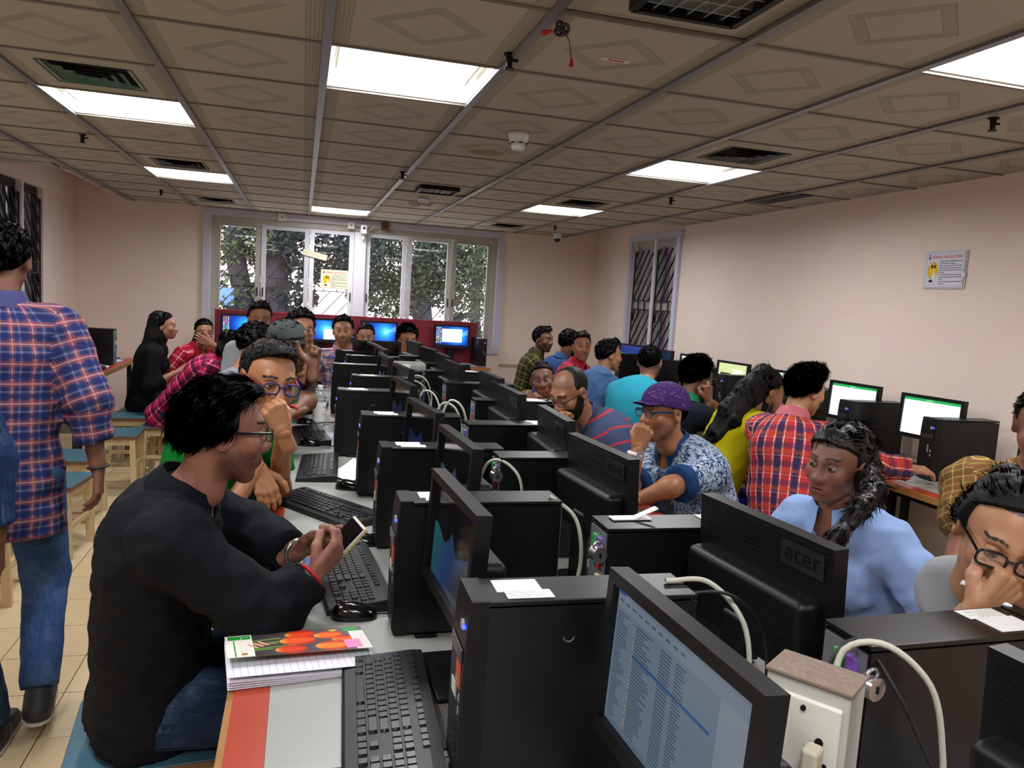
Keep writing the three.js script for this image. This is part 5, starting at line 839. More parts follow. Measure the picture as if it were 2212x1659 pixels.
/* S: label, head (world), face [yaw,pitch,roll] deg, body yaw deg, seat | stand {feet:[L,R]}, arms {L,R}: {h, el?, pole?, pose, palm?, fd?}, top {mat, sleeve 0..2, hem, collar}, trousers, hair ... */
function person(S) {
  const sc = S.scale ?? 1, dist = S.head.distanceTo(camera.position), o = thing('person', S.label, 'person', [0, 0, 0], 0, undefined);
  const by = S.body * deg, fw = V(Math.sin(by), 0, Math.cos(by)), lt = V(Math.cos(by), 0, -Math.sin(by));         // forward, person's left
  const hq = q4(S.face[0] * deg, (S.face[1] ?? 0) * deg, (S.face[2] ?? 0) * deg), H = S.head.clone();
  const neckTop = V(0, -0.085, -0.03).applyQuaternion(hq).multiplyScalar(sc * (S.fem ? 0.9 : 0.95)).add(H);
  // pelvis
  const up = V(0, 1, 0), torso = 0.5 * sc; let pel;
  const neckBase = neckTop.clone().addScaledVector(up, -0.075 * sc).addScaledVector(fw, -(S.neck ?? 0.03));
  if (S.pelvis) pel = S.pelvis.clone(); else { const py = S.stand ? (S.hipY ?? 0.88 * sc) : (S.seat ?? 0.40) + 0.095, dy = Math.min(neckBase.y - py, torso * 0.998), back = Math.sqrt(torso * torso - dy * dy); const ld = (S.lean ?? S.body) * deg; pel = V(neckBase.x - Math.sin(ld) * back, py, neckBase.z - Math.cos(ld) * back); }
  const base = V(pel.x, 0, pel.z); o.position.copy(base); const lo = (v) => v.clone().sub(base);
  const tu = neckBase.clone().sub(pel).normalize(), tb = lt.clone().cross(tu).normalize().multiplyScalar(1);              // torso up, torso front (lt x up = forward)
  const front = tb.dot(fw) < 0 ? tb.multiplyScalar(-1) : tb;
  const bow = S.bow ?? 0.035, L = neckBase.distanceTo(pel), w = (S.width ?? 1) * sc;
  const waist = pel.clone().addScaledVector(tu, L * 0.38).addScaledVector(front, -bow * 0.7), chest = pel.clone().addScaledVector(tu, L * 0.72).addScaledVector(front, -bow);
  const shW = 0.165 * w * (S.fem ? 0.9 : 1), sh = {}, J = {};
  for (const [s, n] of [[1, 'L'], [-1, 'R']]) {
    const a = S.arms?.[n] ?? {}; const l1 = 0.275 * sc, l2 = 0.25 * sc;
    const so = neckBase.clone().addScaledVector(tu, -0.065 * sc).addScaledVector(lt, s * shW).addScaledVector(front, a.fwd ?? 0.0);
    let el, wr; const tgt = a.h ? a.h.clone() : S.deskArms ? neckBase.clone().addScaledVector(fw, 0.36).addScaledVector(lt, s * 0.12).setY(DESK + 0.05) : pel.clone().addScaledVector(fw, 0.3).addScaledVector(lt, s * 0.1).setY(pel.y + 0.14);
    if (a.el) { el = a.el.clone(); wr = tgt; } else [el, wr] = ik(so, tgt, l1, l2, a.pole ?? V(0, -0.6, 0).addScaledVector(lt, s * 0.9).addScaledVector(fw, -0.4));
    J[n] = { so, el, wr, a, s };
  }
  // legs
  for (const [s, n] of [[1, 'L'], [-1, 'R']]) {
    const hip = pel.clone().addScaledVector(lt, s * 0.085 * sc); let kn, an;
    if (S.stand) { const f = S.stand[n]; an = f.clone().setY(f.y + 0.075); kn = ik(hip, an, 0.42 * sc, 0.41 * sc, fw)[0]; }
    else { const ly = ((S.legs ?? S.body) + s * (S.spread ?? 10)) * deg, d = V(Math.sin(ly), 0, Math.cos(ly)); kn = hip.clone().addScaledVector(d, 0.4 * sc); kn.y = Math.min(0.48, hip.y - 0.0); an = kn.clone().addScaledVector(d, S.footBack ?? 0.02); an.y = 0.08; const t = an.clone().sub(kn); an = kn.clone().addScaledVector(t.normalize(), Math.min(0.41, kn.y - 0.075)); an.y = 0.08; }
    Object.assign(J[n], { hip, kn, an });
  }
  const cb = Math.max(0.011, Math.min(0.024, dist * 0.0046)), ch = Math.max(0.0032, Math.min(0.0085, dist * 0.0014)), chd = Math.max(0.0032, Math.min(0.007, dist * 0.0014));
  S.skinC = C(S.skin ?? 0x7c5138); const fat = S.fat ?? 0, lap = (p) => lo(p);
  const fr = [front, 1.42];
  const torsoP = (off, low = 0) => [cap(lap(pel), lap(waist), (0.148 + fat * 0.8) * w + off, (0.142 + fat) * w + off, [front, 1.36 - fat * 2]), cap(lap(waist), lap(chest), (0.142 + fat) * w + off, (0.165 + fat * 0.5) * w * (S.fem ? 0.93 : 1) + off, fr), cap(lap(J.L.so.clone().addScaledVector(lt, -0.03)), lap(J.R.so.clone().addScaledVector(lt, 0.03)), 0.062 * sc + off), cap(lap(chest), lap(neckBase.clone().addScaledVector(tu, -0.03)), 0.11 * w + off, 0.062 * sc + off, [front, 1.25]), ...(S.fem ? [1, -1].map((s) => ell(lap(chest.clone().addScaledVector(lt, s * 0.065).addScaledVector(front, 0.095).addScaledVector(tu, -0.04)), 0.06 + off, 0.06 + off, 0.05 + off)) : [])];
  const armP = (off) => [J.L, J.R].flatMap((j) => [cap(lap(j.so), lap(j.el), 0.05 * sc + off, 0.038 * sc + off), cap(lap(j.el), lap(j.wr), 0.04 * sc + off, 0.0265 * sc + off)]);
  const legP = (off) => [J.L, J.R].flatMap((j) => [cap(lap(j.hip), lap(j.kn), 0.086 * sc + off, 0.056 * sc + off), cap(lap(j.kn), lap(j.an), 0.054 * sc + off, 0.036 * sc + off)]);
  // --- body: one skin from head to feet
  const geos = [];
  const fd = S.stand ? fw : fw, feet = [J.L, J.R].map((j) => cap(lap(j.an.clone().setY(j.an.y - 0.04)), lap(j.an.clone().addScaledVector(fw, 0.13).setY(j.an.y - 0.05)), 0.034, 0.024));
  const bodyG = nets([...torsoP(0), ...armP(0), ...legP(0), ...feet, cap(lap(neckBase.clone().addScaledVector(tu, -0.02)), lap(neckTop), 0.058 * sc, 0.052 * sc)], Math.max(cb * 1.2, 0.016), 0.035);
  geos.push(paint(bodyG, (x, y, z) => { const nn = noise(x * 30, y * 30, z * 30); return nn > 0.2 ? mixC(S.skinC, C(0x9a5a44), 0.12) : S.skinC; }));
  const hs = sc * (S.hs ?? (S.fem ? 0.9 : 0.95)), hm = new THREE.Matrix4().compose(lo(H), hq, V(hs, hs, hs));
  geos.push(headGeo(S, ch).applyMatrix4(hm));
  for (const j of [J.L, J.R]) {
    if (j.a.hide) continue;
    const f = (j.a.fd ? j.a.fd.clone() : j.wr.clone().sub(j.el)).normalize(); let pz = (j.a.palm ? j.a.palm.clone() : V(0, -1, 0).addScaledVector(lt, -j.s * 0.4)); pz.addScaledVector(f, -pz.dot(f)).normalize(); const px = f.clone().cross(pz);
    const m = new THREE.Matrix4().makeBasis(px, f, pz).scale(V(0.94 * sc, 0.94 * sc, 0.94 * sc)).setPosition(lo(j.wr));
    // with palm +z and fingers +y, the left hand's thumb lies towards +x when seen from the palm: side = s
    geos.push(handGeo(S, chd, -j.s, j.a.pose ?? 'relaxed').applyMatrix4(m)); j.m = m;
  }
  part('body', joinColored(geos), skinMat, o);
  // --- clothes
  const W = S.top, off = W.loose ?? 0.014, wr = W.wrinkle ?? 0.006;
  const sleeve = [J.L, J.R].flatMap((j) => {
    const k = W.sleeve ?? 1.9, out = []; const eo = off + 0.006;
    if (k <= 1) { const e = j.so.clone().lerp(j.el, k); out.push(cut(lap(j.so), lap(e), 0.052 * sc + off, 0.046 * sc + off)); }
    else { const e = j.el.clone().lerp(j.wr, k - 1); out.push(cap(lap(j.so), lap(j.el), 0.053 * sc + eo, 0.043 * sc + eo), cut(lap(j.el), lap(e), 0.043 * sc + eo, 0.031 * sc + eo)); }
    return out;
  });
  const hemY = (W.hem ?? 0.02), hp = pel.clone().addScaledVector(tu, -hemY), hl = lo(hp);
  const shirtP = [...torsoP(off), ...sleeve]; if (S.stand || W.long) shirtP.push(cap(lap(pel), lap(pel.clone().addScaledVector(S.stand ? up : tu, -hemY)), 0.158 * w + off, 0.165 * w + off, [front, 1.3]));
  const nl = lo(neckBase.clone().addScaledVector(tu, 0.015).addScaledVector(front, 0.03));
  let shirt = nets(shirtP, cb, 0.035, (d, x, y, z) => {
    if (d > 0.05) return d;
    if (d > -0.05)     d += wr * noise(x * 14, y * 20, z * 14) + wr * 0.5 * noise(x * 30 + 5, y * 34, z * 30);
    const e = -((x - hl.x) * tu.x + (y - hl.y) * tu.y + (z - hl.z) * tu.z); const nk = (W.neck ?? 0.062) - hyp(x - nl.x, (y - nl.y) * 0.7, z - nl.z);
    return Math.max(d, e, nk);
  });
  const bones = [{ a: lap(pel), b: lap(neckBase), r: 0.15, ref: front.clone().multiplyScalar(-1) }, ...[J.L, J.R].flatMap((j) => [{ a: lap(j.so), b: lap(j.el), r: 0.055, ref: lt.clone().multiplyScalar(j.s) }, { a: lap(j.el), b: lap(j.wr), r: 0.045, ref: lt.clone().multiplyScalar(j.s) }])];
  part(W.name ?? 'shirt', clothUV(shirt, bones), W.mat, o);
  if (W.collar) {      // folded collar, open in front with two points
    const n = 40, gap = W.gap ?? 0.32, ps = [], id = [], cpos = lo(neckBase.clone().addScaledVector(tu, 0.024)), ax = neckTop.clone().sub(neckBase).normalize().lerp(tu, 0.4).normalize(), f2 = front.clone().addScaledVector(ax, -front.dot(ax)).normalize(), l2 = ax.clone().cross(f2).normalize();
    for (let i = 0; i <= n; i++) { const a = gap + (2 * Math.PI - 2 * gap) * i / n, e = Math.max(0, 1 - Math.min(i, n - i) / (n * 0.16)), ring = [[0.058, 0.012], [0.063, 0.034], [0.067, 0.036], [0.082, 0.006 - e * 0.016], [0.088 + e * 0.012, -0.016 - e * 0.03]];
      for (const [r, h] of ring) { const p = cpos.clone().addScaledVector(f2, Math.cos(a) * r * sc * 1.02).addScaledVector(l2, Math.sin(a) * r * sc).addScaledVector(ax, h * sc - (Math.cos(a) > 0 ? Math.cos(a) * 0.022 : 0)); ps.push(p.x, p.y, p.z); } }
    for (let i = 0; i < n; i++) for (let k = 0; k < 4; k++) { const a = i * 5 + k, b = a + 5; id.push(a, b, a + 1, b, b + 1, a + 1); }
    const cg = new THREE.BufferGeometry(); cg.setAttribute('position', new THREE.Float32BufferAttribute(ps, 3)); cg.setAttribute('uv', new THREE.Float32BufferAttribute(new Float32Array(ps.length / 3 * 2), 2)); cg.setIndex(id); cg.computeVertexNormals();
    const cm = W.collar.clone(); cm.side = THREE.DoubleSide; part('collar', cg, cm, o);
  }
  if (W.cuff) for (const j of [J.L, J.R]) { const k = W.sleeve, a = k <= 1 ? j.so : j.el, b = k <= 1 ? j.el : j.wr, p = a.clone().lerp(b, k <= 1 ? k : k - 1), d = b.clone().sub(a).normalize(), r = (k <= 1 ? 0.047 : 0.042) * sc + off + 0.004; part('cuff', nets([cut(lap(p.clone().addScaledVector(d, -0.022)), lap(p.clone().addScaledVector(d, 0.004)), r, r)], cb * 0.7, 0.01), W.cuff, o); }
  const T_ = S.trousers ?? {}, to = 0.012, tr = nets([cap(lap(pel), lap(pel.clone().addScaledVector(tu, 0.06)), 0.148 * w + to * 0.6, 0.14 * w + to * 0.4, [front, 1.36]), ...[J.L, J.R].flatMap((j) => [cap(lap(j.hip), lap(j.kn), 0.09 * sc + to, 0.062 * sc + to), cut(lap(j.kn), lap(j.an.clone().lerp(j.kn, 0.06)), 0.06 * sc + to, 0.047 * sc + to)])], Math.max(cb * 1.15, 0.017), 0.03, (d, x, y, z) => (d > 0.04 || d < -0.04 ? d : d + 0.005 * noise(x * 13, y * 22, z * 13)));
  part('trousers', clothUV(tr, [J.L, J.R].flatMap((j) => [{ a: lap(j.hip), b: lap(j.kn), r: 0.09, ref: lt }, { a: lap(j.kn), b: lap(j.an), r: 0.06, ref: lt }])), T_.mat ?? DARK_TROUSERS, o);
  for (const j of [J.L, J.R]) { const a = j.an.clone().setY(j.an.y - 0.035), tl = S.toe?.[j.s > 0 ? 'L' : 'R'] ?? fw; const b = a.clone().addScaledVector(tl, 0.14).add(V(0, -0.012, 0)), hl2 = a.clone().addScaledVector(tl, -0.035);
    part('shoe', nets([cap(lap(hl2), lap(b), 0.043, 0.034), cap(lap(a), lap(j.an.clone().setY(j.an.y + 0.01)), 0.042, 0.044)], 0.014, 0.02, (d, x, y, z) => Math.max(d, -(y - (j.an.y - 0.062)))), S.shoes ?? SHOE, o);
    part('sole', nets([cap(lap(hl2.clone().setY(j.an.y - 0.066)), lap(b.clone().setY(j.an.y - 0.066)), 0.046, 0.04, [up, 4.5])], 0.0095, 0.006), S.soles ?? SOLE, o); }
  // --- hair
  const hairM = S.hairMat ?? HAIRM, hg = [], near = Math.min(1, 2.2 / dist), sw = Math.max(0.0007, dist * 0.00034);
  const hy = V(0, 1, 0).applyQuaternion(hq), hz = V(0, 0, 1).applyQuaternion(hq), hx = V(1, 0, 0).applyQuaternion(hq), hc = lo(H);
  if (!S.hair.none) {
    const g = hairGeo(S, Math.max(ch, 0.0038)).applyMatrix4(hm); hg.push(g);
    const comb = S.hair.comb ?? [0, -0.35, -1], n = Math.round((S.hair.n ?? 9000) * near + 380), t = V(0, 0, 0);
    hg.push(strandGeo(g, n, S.hair.len ?? 0.026, sw, (p, d) => { t.copy(p).sub(hc); if (S.hair.pull) { d.copy(hx).multiplyScalar(S.hair.pull[0]).addScaledVector(hy, S.hair.pull[1]).addScaledVector(hz, S.hair.pull[2]).sub(t).normalize(); return; } const zz = t.dot(hz), xx = t.dot(hx); d.copy(hz).multiplyScalar(comb[2]).addScaledVector(hy, comb[1] - (zz < -0.05 ? 0.8 : 0) - Math.abs(xx) * 9).addScaledVector(hx, comb[0] + (S.hair.part ? Math.sign(xx) * 0.9 : 0)); }, S.hair.lift ?? 0.22, S.hair.rough ?? 0.2, true, hc));
  }
  if (S.hair.long) {
    const pts = S.hair.long.map((p) => (p.w ? lo(p.w) : V(...p.l).multiplyScalar(sc).applyQuaternion(hq).add(lo(H)))), R_ = S.hair.long.map((p) => p.r), PP = []; for (let i = 0; i + 1 < pts.length; i++) if (!S.hair.long[i].end) PP.push(cap(pts[i], pts[i + 1], R_[i], R_[i + 1], [S.hair.flat ?? fw, S.hair.flatBy ?? 1.7])); const cc = Math.max(ch * 1.2, 0.005);
    const g = nets(PP, cc, 0.03, (d, x, y, z) => (d > 0.03 ? d : d + 0.007 * noise(x * 42, y * 9, z * 42) + 0.004 * noise(x * 95, y * 14, z * 95))); hg.push(g);
    hg.push(strandGeo(g, Math.round(4500 * near + 700), 0.055, sw * 0.9, (p, d) => { let bd = 1e9; for (const q of PP) { const e = q.f(p.x, p.y, p.z); if (e < bd) { bd = e; d.copy(q.b).sub(q.a); } } d.normalize(); }, 0.02, 0.04));
  }
  if (hg.length) part('hair', joined(hg.map((g) => { for (const k of ['color', 'uv']) g.deleteAttribute(k); return g; })), hairM, o);
  if (S.beard) { const b = S.beard, bg = nets([ell(V(0, -0.062, 0.03), 0.058 + b, 0.058 + b * 1.5, 0.056 + b), cap(V(0.055, -0.01, 0), V(0.05, -0.05, 0.01), 0.02 + b * 0.5), cap(V(-0.055, -0.01, 0), V(-0.05, -0.05, 0.01), 0.02 + b * 0.5), cap(V(-0.024, -0.046, 0.08), V(0.024, -0.046, 0.08), 0.008)], Math.max(ch, 0.004), 0.02, (d, x, y, z) => { d += 0.004 * noise(x * 80, y * 60, z * 80); const ax = Math.abs(x), top = y + 0.034 - 0.55 * Math.max(0, ax - 0.03) - (z < 0.02 ? 0.05 : 0), mouth = 0.017 - hyp(Math.max(0, ax - 0.012), (y + 0.061) * 1.6) ; return Math.max(d, top, z > 0.05 ? mouth : -1, -(z + 0.03)); }); bg.deleteAttribute('uv'); part('beard', bg.applyMatrix4(hm), hairM, o); }
  if (S.glasses) { const c = S.glasses, gl_ = part('glasses', joined([...[-1, 1].flatMap((s) => [new THREE.TubeGeometry(rimCurve(s), 36, c.r ?? 0.0022, 6, true), bar(V(s * 0.055, 0.014, 0.1), V(s * 0.081, 0.014, 0.012), 0.004, 0.005), bar(V(s * 0.081, 0.014, 0.012), V(s * 0.083, 0.002, -0.02), 0.004)]), bar(V(-0.008, 0.014, 0.102), V(0.008, 0.014, 0.102), 0.003)]).applyMatrix4(hm), c.mat, o); for (const s of [-1, 1]) part('lens', new THREE.ShapeGeometry(new THREE.Shape(rimCurve(s).getPoints(28).map((q) => new THREE.Vector2(q.x, q.y)))).translate(0, 0, 0.101).applyMatrix4(hm), LENS, gl_); if (c.temple) part('temple', joined([-1, 1].map((s) => bar(V(s * 0.056, 0.0145, 0.097), V(s * 0.082, 0.0145, 0.01), 0.006, 0.006))).applyMatrix4(hm), c.temple, gl_); }
  if (S.cap) { const cp = S.cap, cg = nets([ell(V(0, 0.045, -0.014), 0.094, 0.093, 0.112)], ch, 0.01, (d, x, y, z) => Math.max(d, (cp.line ?? 0.035) + 0.22 * z - y)); const bones1 = [{ a: V(0, 0, 0), b: V(0, 0.15, 0), r: 0.09, ref: V(0, 0, 1) }]; part('cap_crown', clothUV(cg, bones1).applyMatrix4(hm), cp.mat, o);
    const bgm = nets([cap(V(0, 0.05, 0.075), V(0, 0.034 + (cp.tip ?? 0), 0.128), 0.066, 0.056, [V(0, 1, 0.25).normalize(), 11])], Math.min(ch, 0.004), 0.004); part('cap_brim', clothUV(bgm, bones1).applyMatrix4(hm), cp.brim ?? cp.mat, o); }
  if (S.extra) S.extra(o, { J, lo, hm, hq, pel, neckBase, front, lt, fw, tu });
  if (!S.stand && S.seat === undefined && !S.noStool) stool(pel.x, pel.z, (S.legs ?? S.body) * deg, S.stoolLabel ?? ('wooden stool under the ' + S.sitter), undefined);
  return o;
}
const HAIRM = new THREE.MeshPhysicalMaterial({ color: HAIR, roughness: 0.62, specularIntensity: 0.45, side: THREE.DoubleSide }), SHOE = mat(0x121418, 0.5), SOLE = mat(0xb8b4ac, 0.6), LENS = mat(0xffffff, 0.05, { transmission: 1, thickness: 0, side: THREE.DoubleSide });
const DARK_TROUSERS = plain('#1a1c22'), JEANS = denim('#34507e'), DJEANS = denim('#1c2a44');
function band(o, a, b, t, r, h, m, name) { const p = a.clone().lerp(b, t), q = new THREE.Quaternion().setFromUnitVectors(V(0, 1, 0), b.clone().sub(a).normalize()); return part(name, new THREE.TorusGeometry(r, h, 8, 28).rotateX(Math.PI / 2).applyQuaternion(q).translate(p.x, p.y, p.z), m, o); }
// ---------- the people ----------
const shortH = { vol: 0.012, tuft: 0.006 };
// man walking away at the left edge
person({ label: 'person in blue and red plaid shirt and jeans walking away in the aisle', head: onD(4, 562, 3.0), face: [188, 2, 0], body: 186, stand: { L: V(-1.16, 0, -3.12), R: V(-0.80, 0.045, -2.74) }, hipY: 0.86, bow: 0.01, neck: 0.0,
  arms: { R: { h: onZ(212, 1012, -2.80), el: onZ(188, 858, -2.80), pose: 'relaxed', fd: V(0.02, -1, 0.05), palm: V(-1, 0, 0) }, L: { h: V(-1.12, 0.82, -3.02), pole: V(-1, 0, 0.3), pose: 'relaxed' } },
  skin: 0x7a5040, hair: { ...shortH, vol: 0.016 }, top: { mat: plaid(0.062, '#313660', [[0, 0.3, '#a8504a', 0.5], [0.5, 0.1, '#b8b0c0', 0.28], [0.12, 0.07, '#e4d4d4', 0.4], [0.66, 0.22, '#20285a', 0.6]]), sleeve: 1.62, hem: 0.2, collar: plain('#4a4a78'), loose: 0.022, wrinkle: 0.009 }, trousers: { mat: JEANS }, shoes: mat(0x22262e, 0.6),
  extra: (o, r) => band(o, r.lo(r.J.R.el), r.lo(r.J.R.wr), 0.97, 0.031, 0.004, mat(0x1a1412, 0.6), 'wristband') });
person({ label: 'person in dark blue denim clothes standing beside the plaid shirt', head: onD(-252, 555, 2.6), face: [180, 0, 0], body: 178, stand: { L: V(-1.36, 0, -2.4), R: V(-0.9, 0, -2.64) }, hipY: 0.86, bow: 0.01, arms: { R: { h: onZ(-8, 1170, -2.42), el: onZ(-24, 990, -2.42), pose: 'relaxed', fd: V(0, -1, 0) }, L: { h: V(-1.5, 0.8, -2.5), pole: V(-1, 0, 0) } }, skin: 0x6a4432, hair: shortH, top: { mat: denim('#22365c'), sleeve: 1.8, hem: 0.16, collar: plain('#22365c') }, trousers: { mat: DJEANS } });
// man in dark shirt holding a phone
const P1R = onZ(676, 1243, -1.80), P1L = onZ(640, 1192, -2.02);
person({ label: 'person in black long sleeved shirt and glasses holding phone over the desk', head: onD(484, 935, 1.95), face: [108, 6, 0], body: 92, sitter: 'man in black shirt holding phone', stoolLabel: 'cream stool with blue top under the man in black shirt', pelvis: V(-0.33, 0.5, -1.99), bow: 0.035, fat: 0.012, neck: 0.05, legs: 96, skin: 0x8a5c4a, stubble: 0.7, hs: 0.97, gaze: [0.2, 0],
  arms: { R: { h: P1R, el: onZ(572, 1330, -1.74), pose: 'hold', fd: V(0.55, 0.55, -0.25), palm: V(-0.3, 0.6, -0.7) }, L: { h: P1L, el: onZ(540, 1150, -2.16), pose: 'flat', fd: V(0.8, 0.42, 0.25), palm: V(0.2, -0.5, 0.8) } },
  hair: { vol: 0.02, tuft: 0.008, freq: 30, quiff: 0.004, side: 1, len: 0.045, n: 9000, lift: 0.3, comb: [0.2, -0.1, -0.6] }, glasses: { mat: mat(0x1a1416, 0.3), r: 0.0016 }, top: { mat: plain('#11141a', 0.8), sleeve: 1.88, hem: 0.07, long: true, collar: plain('#11141a'), loose: 0.022, wrinkle: 0.011 }, trousers: { mat: DJEANS },
  extra: (o, r) => { band(o, r.lo(r.J.R.el), r.lo(r.J.R.wr), 0.96, 0.033, 0.005, mat(0xb01c2c, 0.6), 'red_wristband'); band(o, r.lo(r.J.L.el), r.lo(r.J.L.wr), 0.99, 0.031, 0.006, chrome, 'wristwatch'); } });
{ const p = onZ(738, 1172, -1.88), o = thing('mobile_phone', 'slim white edged phone held by the man in black shirt', 'phone', [p.x, p.y, p.z], 0.2); o.rotation.set(0.3, 0.4, 0.75); part('phone_body', rb(0.13, 0.008, 0.066, 0, 0, 0, 0.003, 2), mat(0xcfd0d4, 0.3), o); part('phone_case', rb(0.132, 0.004, 0.068, 0, -0.005, 0, 0.002), mat(0xc8a820, 0.5), o); part('screen', bx(0.12, 0.001, 0.06, 0, 0.0045, 0), screenOff, o); }
// green shirt, chin on fist
person({ label: 'person in green polo with red and blue glasses resting cheek on fist', head: onD(580, 826, 2.6), hs: 1.04, face: [24, 10, -6], body: 55, sitter: 'man in green shirt', pelvis: V(-0.40, 0.5, -2.88), bow: 0.06, neck: 0.06, skin: 0xa8744f, eyes: 1, gaze: [0.1, 0.1], stubble: 0.18, lips: 0.2,
  arms: { L: { h: onD(612, 936, 2.46), el: onY(602, 1056, DESK + 0.045), pose: 'fist', fd: V(-0.35, 0.9, 0.1), palm: V(-0.3, 0.2, -0.9) }, R: { h: onD(556, 1010, 2.62), pole: V(-0.6, -0.7, 0.3), pose: 'relaxed', fd: V(0.3, -0.7, 0.2) } },
  hair: { vol: 0.012, tuft: 0.004, quiff: 0.004, front: 0.07, len: 0.016, lift: 0.35 }, hairMat: new THREE.MeshPhysicalMaterial({ color: 0x1a1716, roughness: 0.65, specularIntensity: 0.4, side: THREE.DoubleSide }), glasses: { mat: mat(0x2c2a78, 0.3), r: 0.0026, temple: mat(0xb0242c, 0.35) }, top: { mat: plain('#0e7a2e'), sleeve: 0.72, hem: 0.05, collar: plain('#0e7a2e'), loose: 0.02 } });
// cap man with raised fingers and his neighbours
person({ label: 'person in grey cap and navy polo raising two fingers', head: onD(624, 750, 3.6), hs: 0.9, face: [48, 6, 4], body: 60, pelvis: V(-0.4, 0.5, -3.78), sitter: 'man in grey cap', skin: 0x6a4530, stubble: 0.4, neck: 0.05,
  arms: { R: { h: onZ(632, 892, -3.42), el: onZ(664, 866, -3.5), pose: 'relaxed', fd: V(-0.9, -0.3, 0.2) }, L: { h: onD(676, 792, 3.48), el: onY(666, 862, DESK + 0.05), pose: 'two', fd: V(0, 1, 0.05), palm: V(-0.4, 0, 0.9) } }, hair: { vol: 0.016, tuft: 0.01, side: 1 }, cap: { mat: mat(0x2f3536, 0.85), brim: mat(0x14161a, 0.8), line: 0.045 }, top: { mat: plain('#1d1f4a'), sleeve: 0.85, hem: 0.03, collar: plain('#2c3a2a'), cuff: plain('#3c4a34') },
  extra: (o, r) => band(o, r.lo(r.J.R.el), r.lo(r.J.R.wr), 0.9, 0.03, 0.005, mat(0xb8302c, 0.6), 'red_wristband') });
person({ label: 'smiling person in glasses and peach top behind the cap', head: onD(650, 716, 4.6), face: [15, 4, 0], body: 50, pelvis: V(-0.36, 0.5, -4.72), sitter: 'smiling person in peach top', skin: 0xa06c4e, neck: 0.05, arms: { R: { h: onD(646, 786, 4.3), pole: V(0.2, -1, 0.2), pose: 'fist', fd: V(-0.2, 1, 0), palm: V(0, 0.2, -1) } }, hair: { vol: 0.02, tuft: 0.008, quiff: 0.004 }, glasses: { mat: mat(0x1a1a1e, 0.3), r: 0.002 }, top: { mat: plain('#c98a5c'), sleeve: 0.7, hem: 0.02 }, extra: (o, r) => band(o, r.lo(r.J.R.el), r.lo(r.J.R.wr), 0.93, 0.031, 0.006, mat(0x111114, 0.4), 'wristwatch') });
const PINKP = plaid(0.16, '#b81a4c', [[0, 0.16, '#281634', 0.62], [0.5, 0.16, '#2c1838', 0.45], [0.22, 0.03, '#e8c8d4', 0.75], [0.74, 0.03, '#e8c8d4', 0.6]]);
person({ label: 'person in pink plaid shirt with black hair leaning forward on stool', head: onD(503, 748, 6.3), face: [95, 22, 0], body: 88, lean: 78, sitter: 'woman in pink plaid shirt', pelvis: V(-0.96, 0.5, -6.42), fem: 1, bow: 0.05, skin: 0x8a5a44, hair: { vol: 0.016, tuft: 0.006, front: 0.05, long: [{ l: [0, 0.04, -0.06], r: 0.075 }, { l: [0, -0.06, -0.06], r: 0.07 }, { l: [0, -0.17, -0.02], r: 0.05 }] }, top: { mat: PINKP, sleeve: 1.7, hem: 0.12, long: true, collar: plain('#a01c48'), loose: 0.02 }, trousers: { mat: DJEANS } });
person({ label: 'person with black fringe in grey top half hidden behind green shirt', head: onD(556, 748, 4.25), face: [70, 12, 0], body: 80, pelvis: V(-0.48, 0.5, -4.2), sitter: 'person in grey top', fem: 1, skin: 0x9a684c, hair: { vol: 0.022, tuft: 0.008, front: 0.05, side: 1 }, top: { mat: plain('#8a8c98'), sleeve: 0.7, hem: 0.02 } });
person({ label: 'person in black with long loose black hair on stool by wall desk', head: onD(357, 706, 7.1), face: [88, 0, 0], body: 92, sitter: 'woman in black', fem: 1, pelvis: V(-1.27, 0.5, -7.12), skin: 0x9a6a54, legs: 90, arms: { R: { h: onD(385, 802, 7.0), pole: V(-0.4, -1, 0.3), pose: 'relaxed' } }, hair: { vol: 0.018, tuft: 0.007, flat: V(0, 0, 1), flatBy: 1.1, long: [{ l: [0, 0.05, -0.05], r: 0.085 }, { l: [0, -0.08, -0.07], r: 0.085 }, { l: [0, -0.2, -0.09], r: 0.095 }, { l: [0.0, -0.34, -0.06], r: 0.07 }] }, top: { mat: plain('#121216'), sleeve: 1.5, hem: 0.1, long: true } });
person({ label: 'person in red check shirt covering mouth with one hand', head: onD(441, 718, 7.3), face: [20, 10, 0], body: 45, sitter: 'woman covering her mouth', fem: 1, skin: 0x9a6a50, neck: 0.05, arms: { L: { h: onD(458, 744, 7.15), pole: V(0.8, -0.8, 0.2), pose: 'flat', fd: V(-0.9, 0.4, 0.1), palm: V(-0.1, 0.2, -1) } }, hair: { vol: 0.014, tuft: 0.005, long: [{ l: [0, 0.02, -0.08], r: 0.06 }, { l: [-0.03, -0.12, -0.07], r: 0.055 }, { l: [-0.07, -0.26, 0.0], r: 0.05 }, { l: [-0.07, -0.36, 0.02], r: 0.035 }] }, glasses: { mat: mat(0x3a3030, 0.3), r: 0.0014 }, top: { mat: plaid(0.09, '#b02434', [[0, 0.18, '#5a1020', 0.55], [0.45, 0.08, '#e8d0d0', 0.7]]), sleeve: 1.3, hem: 0.04, collar: plain('#a02030') } });
person({ label: 'person in light grey shirt holding fist to mouth before blue screen', head: onD(562, 692, 5.9), face: [8, 4, 0], body: 20, sitter: 'man in grey shirt', skin: 0x8a5c44, scale: 1.06, neck: 0.02, arms: { L: { h: onD(572, 722, 5.72), pole: V(0.7, -0.8, 0), pose: 'fist', fd: V(-0.6, 0.7, 0), palm: V(-0.2, 0, -1) } }, hair: { vol: 0.016, tuft: 0.01, quiff: 0.014 }, top: { mat: plain('#9aa0a4'), sleeve: 0.7, hem: 0.04, collar: plain('#9aa0a4') } });
